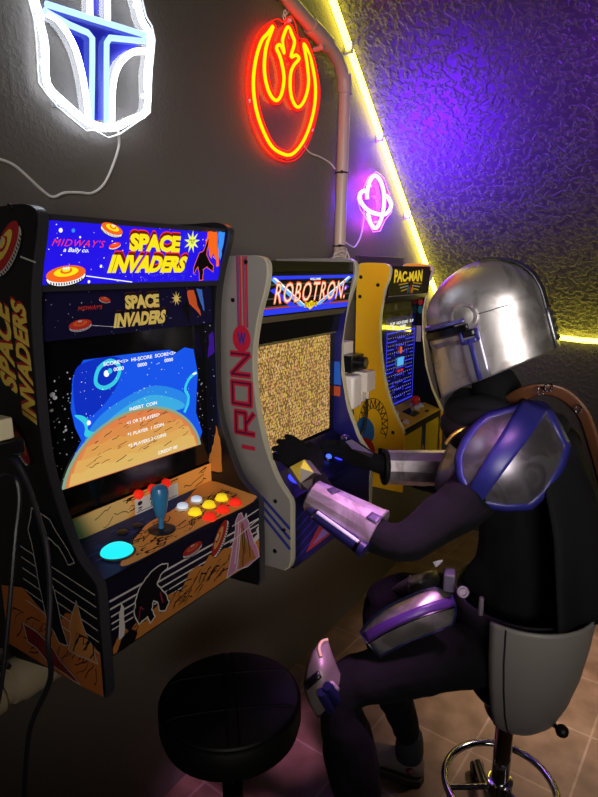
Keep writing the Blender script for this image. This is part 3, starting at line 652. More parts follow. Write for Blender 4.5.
for x in (1.345, 1.60):
    mb = MB(); mb.lathe([(.024, 0), (.024, .003), (.016, .006)], deck(x, -.345), BLE, 20, ax=dn); mb.build('joystick_collar', ro)
    mb = MB(); mb.lathe([(.005, .004), (.005, .045), (.012, .05), (.0165, .06), (.0165, .068), (.011, .078), (0, .081)], deck(x, -.345), mat('navy_ball', '#1a1a5c', .25), 18, ax=dn); mb.build('joystick', ro)
a = Art((JL, -.3962, .855), (1, 0, 0), (0, 0, 1)); a.rect(0, 0, W, .19, ink('#12123c'))
for i in range(5): a.line([(.005, .02 + i * .03), (.15, .06 + i * .03)], .006, ink('#23246e'))
a.poly([(.06, .02), (.2, .02), (.16, .1)], ink('#7a2c30')); a.poly([(.1, .03), (.24, .03), (.2, .08)], ink('#6a5a88')); 
a.build('front_art', ro)
mb = MB(); mb.box((JL, -.396, .852), (JR, -.38, 1.045), M_black); mb.build('front_panel', ro, smooth=False)
# outer left side print
a = Art((RX0 - .0004, 0, 0), (0, -1, 0), (0, 0, 1)); rdn, nvy = ink('#a81c34'), ink('#232a78')
for i, y in enumerate((.224, .234, .245, .256)): a.rect(y, 1.525, y + .006, 1.712, rdn if i != 0 else ink('#7d2f5c'))
a.rect(.231, 1.525, .233, 1.712, nvy); a.rect(.253, 1.525, .255, 1.712, nvy)
a.circle(.238, 1.494, .031, rdn, .036, 26); a.text('W', .224, 1.476, .252, 1.512, nvy, bold=.05)
def block(z0, z1, strokes, dx):      # square capitals reading upward
    T = lambda p: (.263 + dx - p[1] * .062, z0 + p[0] * (z1 - z0))
    for m, wd in ((rdn, .0175), (ink('#4a1430'), .006)):
        for st in strokes: a.line([T(p) for p in st], wd, m)
block(1.395, 1.452, [[(0, 0), (0, 1), (1, 0), (1, 1)]], 0)
block(1.312, 1.372, [[(0, 0), (0, 1), (1, 1), (1, 0), (0, 0)]], .002)
block(1.230, 1.288, [[(0, 0), (0, 1), (1, 1), (1, .45), (0, .45)], [(.45, .45), (1, 0)]], .012)
a.line([(.235, 1.19), (.275, 1.19)], .012, rdn)
a.build('side_art', ro)
a = Art((RX0 - .0004, 0, 0), (0, -1, 0), (0, 0, 1))
for i in range(3): a.line([(.30 - i * .0, 1.05 - i * .026), (.392, .98 - i * .03)], .010, nvy)
a.build('stripe_art', ro)
for q in ((246, 262), (275.5, 501), (275, 551), (284, 530), (233, 300)):
    p = onx(*q, RX0); mb = MB(); mb.lathe([(.006, 0), (.006, .002), (0, .003)], (RX0, p.y, p.z), M_screw, 12, ax=(-1, 0, 0)); mb.build('screw', ro)

# ======== far cabinet
PX0, PX1 = 2.316, 2.816
pc = thing('arcade_cabinet', 'yellow-sided arcade cabinet with black marquee, maze screen and red ball joystick', 'arcade cabinet', (2.566, -.14, .70), 'wall-mounted arcade cabinets')
front = [(-.022, 1.66), (-.028, 1.69), (-.05, 1.703), (-.10, 1.704), (-.155, 1.70), (-.180, 1.682), (-.176, 1.64), (-.158, 1.585), (-.141, 1.47), (-.146, 1.345), (-.172, 1.20), (-.212, 1.085), (-.266, .990)]
profP = curve_profile(front, []) + [(-.27, .975), (-.27, .70), (-.022, .70)]
M_yel = mat('yellow_laminate', '#f2b818', .4)
side_panels(pc, PX0, PX1, profP, TH, M_yel, mat('cream_trim', '#d8d2a0', .35))
KL, KR = PX0 + TH, PX1 - TH; W = KR - KL
mb = MB(); mb.box((KL, -.04, .72), (KR, -.024, 1.69), M_black); mb.build('back_panel', pc, smooth=False)
a = Art((KR - .0005, -.03, .72), (0, -1, 0), (0, 0, 1)); a.poly([(.0, .0), (.23, .0), (.23, .26), (.18, .36), (.14, .48), (.118, .62), (.11, .75), (.13, .87), (.15, .95), (0, .95)], ink('#08080c'))
a.rect(.085, .60, .11, .68, ink('#b8b0a0')); a.circle(.10, .87, .012, ink('#c8a030'), .02); a.circle(.10, .80, .012, ink('#a83020'), .018); a.circle(.1, .76, .012, ink('#20705a'), .02); a.build('inner_side_art', pc)
mb = MB(); mb.prism([(-.17, 1.69), (-.165, 1.56), (-.145, 1.535), (-.04, 1.535), (-.04, 1.69)], KL, KR, M_black); mb.build('marquee_box', pc, smooth=False)
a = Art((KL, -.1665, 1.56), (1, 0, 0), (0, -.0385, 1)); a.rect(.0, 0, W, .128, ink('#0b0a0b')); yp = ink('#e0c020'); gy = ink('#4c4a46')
a.rect(0, .0, W, .003, ink('#8a8578'))
wp_ = lambda u, v: (u, v * (.72 + .55 * abs(u - .5)) + .12 * (.5 - abs(u - .5)))
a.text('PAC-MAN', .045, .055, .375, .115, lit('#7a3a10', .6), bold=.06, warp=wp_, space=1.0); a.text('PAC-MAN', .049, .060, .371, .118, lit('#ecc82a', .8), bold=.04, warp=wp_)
for sgn in (-1, 1):
    c = W / 2
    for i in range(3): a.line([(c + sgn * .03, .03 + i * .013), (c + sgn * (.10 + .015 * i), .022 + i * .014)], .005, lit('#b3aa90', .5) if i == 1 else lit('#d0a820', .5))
    a.line([(c + sgn * .12, .11), (c + sgn * .16, .12)], .004, gy)
for i, (x, cc) in enumerate(((-.025, '#2f7a6a'), (0, '#b03a20'), (.022, '#d0a020'))): a.poly(spl2([(c + x - .012, .02), (c + x, .05), (c + x + .012, .022), (c + x, .008)], 3), ink(cc))
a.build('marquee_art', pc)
mb = MB(); mb.box((KL, -.115, .955), (KR, -.095, 1.54), mat('screen_gloss', '#060607', .06, spec=.8)); mb.build('screen_bezel', pc, smooth=False)
a = Art((2.425, -.1156, 1.03), (1, 0, 0), (0, 0, 1)); SW, SH = .345, .43
a.rect(0, 0, SW, SH, mat('dark_lit_screen', '#04040c', .05, spec=.9, emit='#0a0a50', es=.5))
mz = lit('#3c46ff', .95); dp = lit('#e8d8c8', .8)
for i in range(9):            # a plain grid maze of blue walls
    y = .03 + i * .036; a.line([(.02, y), (.06 + .03 * (i % 3), y)], .004, mz); a.line([(SW - .02, y), (SW - .06 - .03 * (i % 3), y)], .004, mz); a.line([(.13 + .01 * (i % 2), y + .012), (SW - .13 - .01 * (i % 2), y + .012)], .004, mz)
    if i < 8: a.line([(.1 + .02 * (i % 2), y), (.1 + .02 * (i % 2), y + .022)], .004, mz); a.line([(SW - .1 - .02 * (i % 2), y), (SW - .1 - .02 * (i % 2), y + .022)], .004, mz)
    for k in range(13): a.circle(.03 + k * .024, y + .018, .0022, dp, n=6, layer=False)
a.line([(.01, .015), (SW - .01, .015), (SW - .01, SH - .07), (.01, SH - .07)], .005, mz, True)
a.rect(.135, .195, .21, .235, lit('#58b8f0', .9)); a.rect(.14, .165, .168, .176, lit('#e03030', .8)); a.rect(.178, .165, .206, .176, lit('#e03030', .8)); a.circle(.172, .27, .014, lit('#e85a30', .9), .018)
a.text('1UP', .04, SH - .035, .09, SH - .022, wt, bold=.02); a.text('HIGH SCORE', .11, SH - .035, .24, SH - .022, wt, bold=.02); a.text('2UP', .265, SH - .035, .31, SH - .022, wt, bold=.02); a.text('00', .06, SH - .052, .09, SH - .04, wt, bold=.02); a.text('10000', .15, SH - .052, .22, SH - .04, wt, bold=.02)
a.build('screen', pc)
a = Art((KL, -.1156, 1.485), (1, 0, 0), (0, 0, 1)); a.rect(.06, .0, W - .08, .045, ink('#0e0d0c'))
for x in (.09, .18, .27, .33): a.rect(x, .006, x + .05, .038, ink('#25231e'))
a.circle(.2, .022, .014, ink('#5a5448')); a.build('instruction_card', pc)
mb = MB(); mb.prism([(-.262, .985), (-.262, .96), (-.11, .96), (-.11, 1.03)], KL, KR, M_black); mb.build('control_panel', pc, smooth=False)
pd = V3((0, .152, .045)).normalized(); pn = V3((0, -.045, .152)).normalized()
a = Art((KL, -.262, .9856), (1, 0, 0), pd); a.rect(0, 0, W, .158, ink('#c9a526'))
for x, y in ((.05, .05), (.13, .11), (.33, .03), (.42, .1)): a.poly(spl2([(x, y), (x + .03, y + .012), (x + .055, y), (x + .03, y - .006)], 3), dk)
a.build('deck_art', pc)
def pdk(x, y): return V3((x, y, .986 + (y + .262) * .296))
mb = MB(); mb.box((-.04, -.03, 0), (.04, .03, .003), M_black, M=Matrix.Translation(pdk(2.575, -.195)) @ Matrix.Rotation(.288, 4, 'X')); mb.build('joystick_plate', pc, smooth=False)
mb = MB(); mb.lathe([(.006, 0), (.006, .05)], pdk(2.575, -.195), M_chrome, 14, ax=pn); mb.ball(pdk(2.575, -.195) + pn * .066, .0225, mat('red_ball', '#d81f14', .22), 20); mb.build('joystick', pc)
wbt = mat('white_button', '#cfc9b8', .35)
for x, y in ((2.66, -.19), (2.685, -.16), (2.72, -.185), (2.47, -.16), (2.42, -.235)): push_button(pc, pdk(x, y), pn, .017, wbt, wbt)
mb = MB(); mb.box((KL, -.263, .71), (KR, -.245, .965), M_black); mb.build('front_panel', pc, smooth=False)
a = Art((KL, -.2636, .71), (1, 0, 0), (0, 0, 1)); yf = ink('#d2b81e'); a.rect(.012, .01, .215, .245, yf); a.rect(.265, .01, W - .03, .245, yf)
a.poly(spl2([(.22, .09), (.235, .22), (.25, .25), (.25, .12), (.245, .06)], 3), ink('#2a4a90')); a.circle(.236, .12, .014, yf, .03); a.build('front_art', pc)
a = Art((PX0 - .0004, 0, 0), (0, -1, 0), (0, 0, 1))
th_ = [math.pi * (1.12 - 1.30 * i / 26) for i in range(27)]
cA, zA = .122, 1.0
ring_ = lambda r, t: (cA - r * .68 * math.cos(t) * -1, zA + r * 1.1 * math.sin(t))
a.line([ring_(.102 if i % 2 else .066, t) for i, t in enumerate(th_)], .0042, dk)
a.line([ring_(.104, t) for t in th_], .0032, dk); a.line([ring_(.064, t) for t in th_], .0032, dk)
a.poly(spl2([(.03, .88), (.035, .98), (.075, 1.025), (.12, .995), (.125, .93), (.09, .90)], 5), ink('#2f5f9c')); a.poly(spl2([(.04, .87), (.06, .92), (.11, .92), (.135, .86), (.08, .82)], 5), ink('#b0261c')); a.poly(spl2([(.10, .84), (.13, .86), (.15, .82), (.12, .805)], 4), yp); a.rect(.15, .80, .185, .89, dk)
a.build('side_art', pc)
for q in ((361, 277), (378, 285), (360, 296.5), (393, 432.5)):
    p = onx(*q, PX0); mb = MB(); mb.lathe([(.008, 0), (.008, .002), (0, .003)], (PX0, p.y, p.z), M_black, 12, ax=(-1, 0, 0)); mb.build('screw', pc)
# board behind it
mb = MB(); mb.box((2.335, -.018, 1.55), (2.83, -.002, 1.735), mat('dark_board', '#3a332e', .5)); tag(mb.build('mounting_board', bevel=.002), 'dark mounting board on the wall behind the yellow cabinet', 'board')

# ------------------------------------------------------------------ socket with adapters between the cabinets
M_white = mat('white_plastic', '#efe6dc', .35)
p = ony(347, 365, -.01)
mb = MB(); mb.box((2.12, -.05, 1.15), (2.245, -.001, 1.375), M_white); so = mb.build('wall_socket', bevel=.004); tag(so, 'white socket box on the wall between the middle and yellow cabinets', 'socket')
mb = MB(); mb.box((2.13, -.105, 1.255), (2.235, -.051, 1.325), mat('black_plastic', '#121118', .3)); mb.tube([(2.20, -.105, 1.29), (2.20, -.135, 1.29)], .026, MC['black_plastic'], 18); mb.tube([(2.20, -.1352, 1.29), (2.20, -.1375, 1.29)], .018, mat('olive_ring', '#6b6540', .4), 18); tag(mb.build('power_adapter', bevel=.005), 'black power adapter in the upper outlet of the white socket', 'power adapter')
mb = MB(); mb.box((2.10, -.13, 1.105), (2.185, -.051, 1.245), M_white); tag(mb.build('power_adapter', bevel=.012), 'larger white power adapter nearest the silver cabinet, under the black one', 'power adapter')
mb = MB(); mb.box((2.195, -.145, 1.165), (2.275, -.051, 1.25), M_white); mb.box((2.20, -.12, 1.12), (2.235, -.06, 1.165), M_white); mb.tube([(2.25, -.12, 1.165), (2.25, -.12, 1.125)], .008, M_white, 10); ad = mb.build('charger', bevel=.008); tag(ad, 'small white charger with black lead plugged beside the larger white adapter', 'charger')
mb = MB(); mb.tube(spline([(2.25, -.12, 1.126), (2.25, -.12, 1.05), (2.24, -.11, .98), (2.215, -.09, .9), (2.2, -.07, .8), (2.19, -.05, .7)], 6), .006, M_tie, 8); mb.build('lead', ad)

# ------------------------------------------------------------------ things at the left edge
M_beige = mat('beige_pvc', '#b0a081', .45)
lp = thing('drain_pipe', 'beige plastic pipe and fitting on the wall under the black cabinet', 'pipe', (.6, -.1, .72))
p0, p1, p2 = V3((.40, -.085, .78)), V3((.60, -.085, .786)), V3((.70, -.085, .789))
mb = MB(); mb.tube([p0, V3((.592, -.085, .786))], .038, M_beige, 24); mb.build('pipe', lp)
mb = MB(); mb.tube([V3((.588, -.085, .786)), V3((.604, -.085, .786)), V3((.61, -.085, .786)), V3((.70, -.085, .789))], [.044, .046, .049, .049], M_beige, 24); mb.build('fitting', lp)
for q in ((0, 670), (9, 667)):
    mb = MB(); c = ony(*q, -.135); mb.tube([c + V3((0, .01, 0)), c], .006, M_chrome, 12); mb.build('screw_head', lp)
mb = MB(); mb.tube([V3((.53, -.085, .784)), V3((.56, -.085, .785))], .045, M_beige, 24); mb.build('clamp', lp)
mb = MB(); q = at(-4, 428, .95); mb.box((q.x - .03, q.y - .02, q.z - .018), (q.x + .018, q.y + .03, q.z + .017), mat('cream_plastic', '#d8cfa8', .4)); tag(mb.build('power_adapter', bevel=.002), 'cream power adapter at the picture edge beside the black cabinet', 'power adapter')
mb = MB(); mb.box((q.x - .05, q.y - .03, q.z - .045), (q.x + .03, q.y + .03, q.z - .02), M_tie); tag(mb.build('power_strip', bevel=.004), 'black power strip just under the cream adapter', 'power strip')
mb = MB(); mb.tube(spline([at(-8, 452, .97), at(8, 455, .96), at(16, 462, .95), at(27, 482, .95), at(38, 515, .94), at(47, 550, .93), at(50, 600, .93), at(48, 645, .92), at(50, 680, .95), at(30, 730, 1.0), at(24, 797, 1.05)], 8), .0045, mat('black_rubber', '#16161a', .4), 8); tag(mb.build('power_cable'), 'black power cable hanging down past the black cabinet side and beige pipe', 'cable')
mb = MB(); mb.tube(spline([at(-10, 480, .97), at(8, 474, .97), at(16, 480, .96), at(19, 500, .96), at(15, 540, .95), at(10, 600, .95), at(2, 680, .96), at(-10, 740, .98)], 8), .004, MC['black_rubber'], 8); tag(mb.build('power_cable'), 'second black cable looping at the picture edge below the power strip', 'cable')
# ------------------------------------------------------------------ stools
M_vinyl = mat('black_vinyl', '#0a0909', .5, spec=.25, bump=(60, .15, .002))
M_rub = mat('caster_rubber', '#0d0d0e', .5)
def stool_base(root, c, ring_z, ring_r, post_top, colour):
    x, y = c
    mb = MB()
    for k in range(5):
        a = .5 + 2 * math.pi * k / 5; d = V3((math.cos(a), math.sin(a), 0))
        p = V3((x, y, .085)); mb.tube([p + d * .02, p + d * .14 + V3((0, 0, -.012)), p + d * .24 + V3((0, 0, -.028))], [.02, .016, .013], colour, 10)
    mb.lathe([(.03, .06), (.033, .075), (.03, .115), (.022, .13)], (x, y, 0), colour, 24)
    mb.build('star_base', root)
    for k in range(5):
        a = .5 + 2 * math.pi * k / 5; p = V3((x + .24 * math.cos(a), y + .24 * math.sin(a), .027)); t = V3((-math.sin(a), math.cos(a), 0))
        mb = MB()
        for s in (-1, 1): mb.lathe([(.008, -.007), (.024, -.007), (.027, -.003), (.027, .003), (.024, .007), (.008, .007)], p + t * .012 * s, M_rub, 16, ax=t)
        mb.tube([p + V3((0, 0, .004)), p + V3((0, 0, .034))], .008, M_rub, 8); mb.build('caster', root)
    mb = MB(); mb.lathe([(.025, .11), (.025, post_top - .16), (.023, post_top - .155)], (x, y, 0), colour, 24); mb.build('post', root)
    mb = MB(); mb.lathe([(.0255, post_top - .175), (.0255, post_top - .152), (.016, post_top - .15), (.016, post_top)], (x, y, 0), mat('black_metal', '#17171a', .3, metal=.6), 20); mb.build('gas_lift', root)
    if ring_r:
        mb = MB(); mb.tube([(x + ring_r * math.cos(i * math.pi / 20), y + ring_r * math.sin(i * math.pi / 20), ring_z) for i in range(40)], .011, colour, 12, closed=True)
        for k in range(3):
            a = 2.2 + 2 * math.pi * k / 3; mb.tube([(x + .02 * math.cos(a), y + .02 * math.sin(a), ring_z - .004), (x + ring_r * math.cos(a), y + ring_r * math.sin(a), ring_z)], .008, colour, 10)
        mb.lathe([(.036, ring_z - .022), (.036, ring_z + .018), (.027, ring_z + .02)], (x, y, 0), colour, 24)
        mb.build('foot_ring', root)
AX = V3((1.505, -.947, 0))
st = thing('stool', 'chrome swivel stool with grey shell backrest under the seated person', 'stool', AX)
stool_base(st, (AX.x, AX.y), .215, .155, .60, M_chrome)
M_shell = mat('grey_shell', '#77726e', .5)
back = math.atan2(-.97, .25)
mb = MB(); rows = []
for h, r, c in ((.47, .070, .4), (.48, .090, .4), (.51, .115, .2), (.57, .138, 0), (.65, .157, 0), (.74, .170, 0), (.825, .177, 0), (.837, .178, 0)):
    rows.append([AX + V3((-.008 + r * math.cos(back - 2.05 + 4.1 * j / 40), -.018 + r * math.sin(back - 2.05 + 4.1 * j / 40), h)) for j in range(41)])
mb.grid(rows, M_shell); sh = mb.build('backrest', st, solid=.008); sh['label'] = 'grey curved shell backrest'
mb = MB(); ang = back - 1.82
mb.tube([AX + V3((-.008 + (r + .0008) * math.cos(ang + k), -.018 + (r + .0008) * math.sin(ang + k), h)) for h, r, k in ((.48, .090, .16), (.51, .115, .1), (.57, .138, .05), (.65, .157, .02), (.74, .170, 0), (.832, .1775, 0))], .0022, mat('seam_dark', '#1d1b1c', .6), 6); mb.build('seam', sh)
mb = MB(); mb.lathe([(0, .515), (.07, .515), (.10, .53), (.115, .55), (.112, .568), (.09, .578), (0, .58)], AX + V3((.0, -.01, 0)), M_vinyl, 36); mb.build('seat', st)
mb = MB(); mb.lathe([(.05, .45), (.06, .47), (.06, .515)], AX, MC['black_metal'], 20); mb.build('seat_bracket', st)
mb = MB(); q = at(562, 731, 1.52); mb.tube([AX + V3((0, -.03, .47)), q + V3((0, .03, .012)), q], [.006, .006, .006], MC['black_metal'], 8); mb.ball(q, .017, M_rub, 14); mb.build('lift_lever', st)
FX = V3((.905, -.450, 0))
fs = thing('stool', 'empty stool with round black padded seat in the shade under the first cabinet', 'stool', FX)
stool_base(fs, (FX.x, FX.y), 0, 0, .62, mat('brass_chrome', '#b9a88a', .25, metal=1.0))
mb = MB(); mb.lathe([(0, .615), (.13, .615), (.160, .625), (.166, .65), (.166, .685), (.157, .705), (.13, .714), (.08, .718), (0, .72)], FX, M_vinyl, 48); cu = mb.build('seat', fs)
mb = MB()
def seat_h(r): return .7195 - .006 * (r / .14) ** 2 if r < .13 else .7145 - (r - .13) * .33
for a, o in ((.75, -.012), (.75, .012), (2.3, .06), (2.3, -.06)):
    d = V3((math.cos(a), math.sin(a), 0)); n = V3((-d.y, d.x, 0)); L_ = math.sqrt(.154 ** 2 - o * o); pts = []
    for i in range(13):
        q = n * o + d * (-L_ + 2 * L_ * i / 12); pts.append(FX + V3((q.x, q.y, seat_h(q.length))))
    mb.tube(pts, .0028, mat('seat_piping', '#0a0909', .7, spec=.1), 6)
mb.tube([FX + V3((.1625 * math.cos(i * math.pi / 24), .1625 * math.sin(i * math.pi / 24), .698)) for i in range(48)], .003, MC['seat_piping'], 6, closed=True)
mb.build('piping', cu)

# ------------------------------------------------------------------ the seated person
ps_ = thing('person', 'person in silver helmet and armour over black clothes, seated and playing at the middle cabinet', 'person', (1.53, -.95, 0))
M_suit = mat('black_cloth', '#040407', .9, spec=.2, bump=(40, .4, .006))
M_glove = mat('black_glove', '#070709', .6, spec=.3)
def steel(name, c, rough, scale=(6, 160, 6), metal=.9, bs=.12):
    m = mat(name, c, rough, metal=metal); nt = m.node_tree; b = nt.nodes['Principled BSDF']
    tc = nt.nodes.new('ShaderNodeTexCoord'); mp = nt.nodes.new('ShaderNodeMapping'); mp.inputs['Scale'].default_value = scale
    n = nt.nodes.new('ShaderNodeTexNoise'); n.inputs['Scale'].default_value = 1.0; n.inputs['Detail'].default_value = 3
    r = nt.nodes.new('ShaderNodeMapRange'); r.inputs['To Min'].default_value = rough - .08; r.inputs['To Max'].default_value = rough + .1
    bp = nt.nodes.new('ShaderNodeBump'); bp.inputs['Strength'].default_value = bs; bp.inputs['Distance'].default_value = .002
    nt.links.new(tc.outputs['Object'], mp.inputs['Vector']); nt.links.new(mp.outputs['Vector'], n.inputs['Vector']); nt.links.new(n.outputs['Fac'], r.inputs['Value']); nt.links.new(r.outputs[0], b.inputs['Roughness'])
    nt.links.new(n.outputs['Fac'], bp.inputs['Height']); nt.links.new(bp.outputs['Normal'], b.inputs['Normal'])
    w = nt.nodes.new('ShaderNodeTexNoise'); w.inputs['Scale'].default_value = 11; w.inputs['Detail'].default_value = 9; w.inputs['Distortion'].default_value = 1.2
    k = nt.nodes.new('ShaderNodeValToRGB'); c0 = lin(c); k.color_ramp.elements[0].position = .42; k.color_ramp.elements[0].color = (c0[0] * .62, c0[1] * .6, c0[2] * .58, 1); k.color_ramp.elements[1].position = .56; k.color_ramp.elements[1].color = c0
    nt.links.new(tc.outputs['Object'], w.inputs['Vector']); nt.links.new(w.outputs['Fac'], k.inputs['Fac']); nt.links.new(k.outputs['Color'], b.inputs['Base Color'])
    return m
M_steel = steel('brushed_steel', '#c0bcbc', .38, (6, 120, 6), .86, .06)
M_steel2 = steel('worn_steel', '#9a96a0', .38, (20, 20, 120))
M_blue = mat('blue_paint', '#23246e', .4, spec=.5)
M_dblue = mat('dark_blue_paint', '#15163f', .35)

# body: one continuous skin, fused by a voxel remesh
verts, edges, rad = [], [], []
def J(p, r):
    verts.append(V3(p)); rad.append(r if isinstance(r, tuple) else (r, r)); return len(verts) - 1
def link(*ids):
    for a_, b_ in zip(ids, ids[1:]): edges.append((a_, b_))
fdir = V3((-.268, .9635, 0)); ldir = V3((-.9635, -.268, 0)); zup = V3((0, 0, 1))
pel = J((1.54, -.945, .70), .155); sp1 = J((1.57, -.955, .86), .155); che = J((1.61, -.91, 1.06), .145); upc = J((1.63, -.88, 1.19), .11); nk = J((1.615, -.855, 1.30), .07); hd = J((1.585, -.80, 1.43), .085)
link(pel, sp1, che, upc, nk, hd)
shL = J(at(512, 458, 1.54), .078); uaL = J(at(455, 510, 1.46), .068); elL = J(at(398, 549, 1.43), .058); faL = J(at(352, 519, 1.49), .036); wrL = J(at(319, 488, 1.545), .031)
link(upc, shL, uaL, elL, faL, wrL)
shR = J((1.83, -.80, 1.18), .082); uaR = J((1.84, -.73, 1.05), .065); elR = J((1.80, -.66, .985), .055); wrR = J(at(384, 466, 1.885), .032)
link(upc, shR, uaR, elR, wrR)
hipL = J((1.45, -.93, .685), .095); kL = J(at(334, 684, 1.53), .072); calL = J(at(352, 758, 1.57), .078); anL = J(at(372, 852, 1.66), .050)
link(pel, hipL, kL, calL, anL)
hipR = J((1.66, -.89, .68), .105); kR = J(at(378, 594, 1.80), .070); calR = J((1.50, -.60, .42), .060); anR = J((1.59, -.636, .13), .042)
link(pel, hipR, kR, calR, anR)
roots = [0]
def hand(w, centre, fwd, side, up, curl, k_=1.0):
    """w: wrist joint; side: towards the thumb; five unequal bent fingers rooted in the palm, each its own chain, fused by the remesh"""
    fwd = V3(fwd).normalized(); side = V3(side); side = (side - fwd * side.dot(fwd)).normalized(); up = side.cross(fwd) if side.cross(fwd).dot(V3(up)) > 0 else fwd.cross(side)
    c = V3(centre); link(w, J(c - fwd * .03 * k_, .030 * k_))
    for k, (o, l) in enumerate(((.034, .078), (.012, .088), (-.010, .082), (-.031, .064))):
        o *= k_; l *= k_
        a0 = J(c - fwd * .05 * k_ + side * o * .55, .020 * k_); roots.append(a0); pos = c + fwd * (.034 - .008 * (k == 3)) * k_ + side * o; a_ = J(pos, .0145 * k_); link(a0, a_); prev = a_; ang = curl[0]
        for s_, rr in ((.44, .0112), (.32, .0102), (.24, .0085)):
            d = (fwd * math.cos(ang) - up * math.sin(ang) + side * o * 3.0).normalized(); pos = pos + d * l * s_; q = J(pos, rr * k_); link(prev, q); prev = q; ang += curl[1] * (1 + .15 * k)
    pos = c - fwd * .035 * k_ + side * .018 * k_; prev = J(pos, .019 * k_); roots.append(prev)
    for d, l, rr in ((side * .85 + fwd * .65 - up * .15, .042, .0145), (side * .4 + fwd * .95 - up * .3, .034, .0115), (side * .1 + fwd - up * .45, .026, .0095)):
        pos = pos + d.normalized() * l * k_; q = J(pos, rr * k_); link(prev, q); prev = q
hcL = at(304, 462, 1.575); hand(wrL, hcL, at(275, 439, 1.61) - hcL, RT * .5 + UP * .6 + FW * .5, zup + V3((-.6, -.3, 0)), (.1, .36), .98)
hcR = at(356, 456, 1.87); hand(wrR, hcR, at(330, 449, 1.90) - hcR, UP * .6 - FW * .5 - RT * .2, zup, (.15, .40), 1.1)
me = bpy.data.meshes.new('skeleton'); me.from_pydata([tuple(v) for v in verts], edges, [])
so_ = bpy.data.objects.new('skeleton', me); col.objects.link(so_)
sm = so_.modifiers.new('skin', 'SKIN'); sm.use_smooth_shade = True; sm.branch_smoothing = .6
for i, r in enumerate(rad):
    me.skin_vertices[0].data[i].radius = r; me.skin_vertices[0].data[i].use_root = i in roots
so_.modifiers.new('sub', 'SUBSURF').levels = 2
rm = so_.modifiers.new('remesh', 'REMESH'); rm.mode = 'VOXEL'; rm.voxel_size = .005; rm.use_smooth_shade = True
smo = so_.modifiers.new('smooth', 'SMOOTH'); smo.factor = .5; smo.iterations = 3
bm2 = bpy.data.meshes.new_from_object(so_.evaluated_get(bpy.context.evaluated_depsgraph_get()))
bpy.data.objects.remove(so_)
# cloth folds
from mathutils.bvhtree import BVHTree
hands = [hcL, hcR]
cos_ = []
for p, nrm_ in [(v.co.copy(), v.normal.copy()) for v in bm2.vertices]:
    if min((p - h).length for h in hands) > .16 and p.z < 1.3:
        p = p + nrm_ * (noise.noise(p * 9) * .010 + noise.noise(p * 22) * .005)
    cos_ += p[:]
bm2.vertices.foreach_set('co', cos_)
mbm = MB(); mbm.bm.from_mesh(bm2); mbm.mi(M_suit)
for f in mbm.bm.faces: f.material_index = 0
body = mbm.build('body', ps_, weld=False, angle=180); body['label'] = 'black jacket, trousers and gloves'
BV = BVHTree.FromPolygons([v.co + ps_.location for v in body.data.vertices], [tuple(p.vertices) for p in body.data.polygons])
def hitbody(u, v, dflt):
    d = ray(u, v); L_ = d.length; h = BV.ray_cast(EYE, d.normalized())
    return h[3] / L_ if h[0] is not None else dflt

# armour plates: outlines of measured plates, each with its own distance, dome and thickness
def radial(px, c):
    A = sorted((math.atan2(v - c[1], u - c[0]), math.hypot(u - c[0], v - c[1])) for u, v in px)
    def R(th):
        for i in range(len(A)):
            a0, r0 = A[i - 1]; a1, r1 = A[i]
            if i == 0: a0 -= 2 * math.pi
            if a0 <= th <= a1: break
        else:
            a0, r0 = A[-1]; a1, r1 = A[0][0] + 2 * math.pi, A[0][1]
        # straight edge between the two outline points
        x0, y0, x1, y1 = r0 * math.cos(a0), r0 * math.sin(a0), r1 * math.cos(a1), r1 * math.sin(a1)
        dx, dy = x1 - x0, y1 - y0; den = math.cos(th) * dy - math.sin(th) * dx
        return (x0 * dy - y0 * dx) / den if abs(den) > 1e-9 else r0
    return R
class Plate:
    def __init__(self, px, c, t0, bulge, gu=0.0, gv=0.0, power=2.0):
        self.c, self.t0, self.b, self.gu, self.gv, self.R, self.pw = c, t0, bulge, gu, gv, radial(px, c), power
        T = [self.R(-math.pi + 2 * math.pi * k / 180) for k in range(180)]; self.T = [sum(T[(k + d) % 180] for d in range(-14, 15)) / 29 for k in range(180)]
    def soft(self, th):
        x = (th + math.pi) / (2 * math.pi) * 180; k = int(math.floor(x)); f = x - k
        return self.T[k % 180] * (1 - f) + self.T[(k + 1) % 180] * f
    def P(self, u, v, off=0.0):
        du, dv = u - self.c[0], v - self.c[1]; s = math.hypot(du, dv) / max(self.soft(math.atan2(dv, du)), 1e-6)
        return at(u, v, self.t0 + self.gu * du + self.gv * dv - self.b * (1 - min(s, 1.25) ** self.pw) - off)
    def shell(self, name, m, parent, n=72, rings=8, s0=0.0, s1=1.0, off=0.0, solid=.004):
        mb = MB(); rows = []
        for i in range(rings + 1):
            s = s0 + (s1 - s0) * i / rings; row = []
            for k in range(n):
                th = -math.pi + 2 * math.pi * k / n; r = self.R(th) * s; row.append(self.P(self.c[0] + r * math.cos(th), self.c[1] + r * math.sin(th), off))
            rows.append(row)
        mb.grid(rows, m, closev=True); return mb.build(name, parent, solid=solid, angle=60)
    def patch(self, name, quad, m, parent, off=.003, nu=10, nv=6, solid=.003):
        (a, b, c, d) = quad; mb = MB(); rows = []
        for i in range(nv + 1):
            q = i / nv; l = (a[0] + (d[0] - a[0]) * q, a[1] + (d[1] - a[1]) * q); r = (b[0] + (c[0] - b[0]) * q, b[1] + (c[1] - b[1]) * q)
            rows.append([self.P(l[0] + (r[0] - l[0]) * k / nu, l[1] + (r[1] - l[1]) * k / nu, off) for k in range(nu + 1)])
        mb.grid(rows, m); return mb.build(name, parent, solid=solid, angle=60)
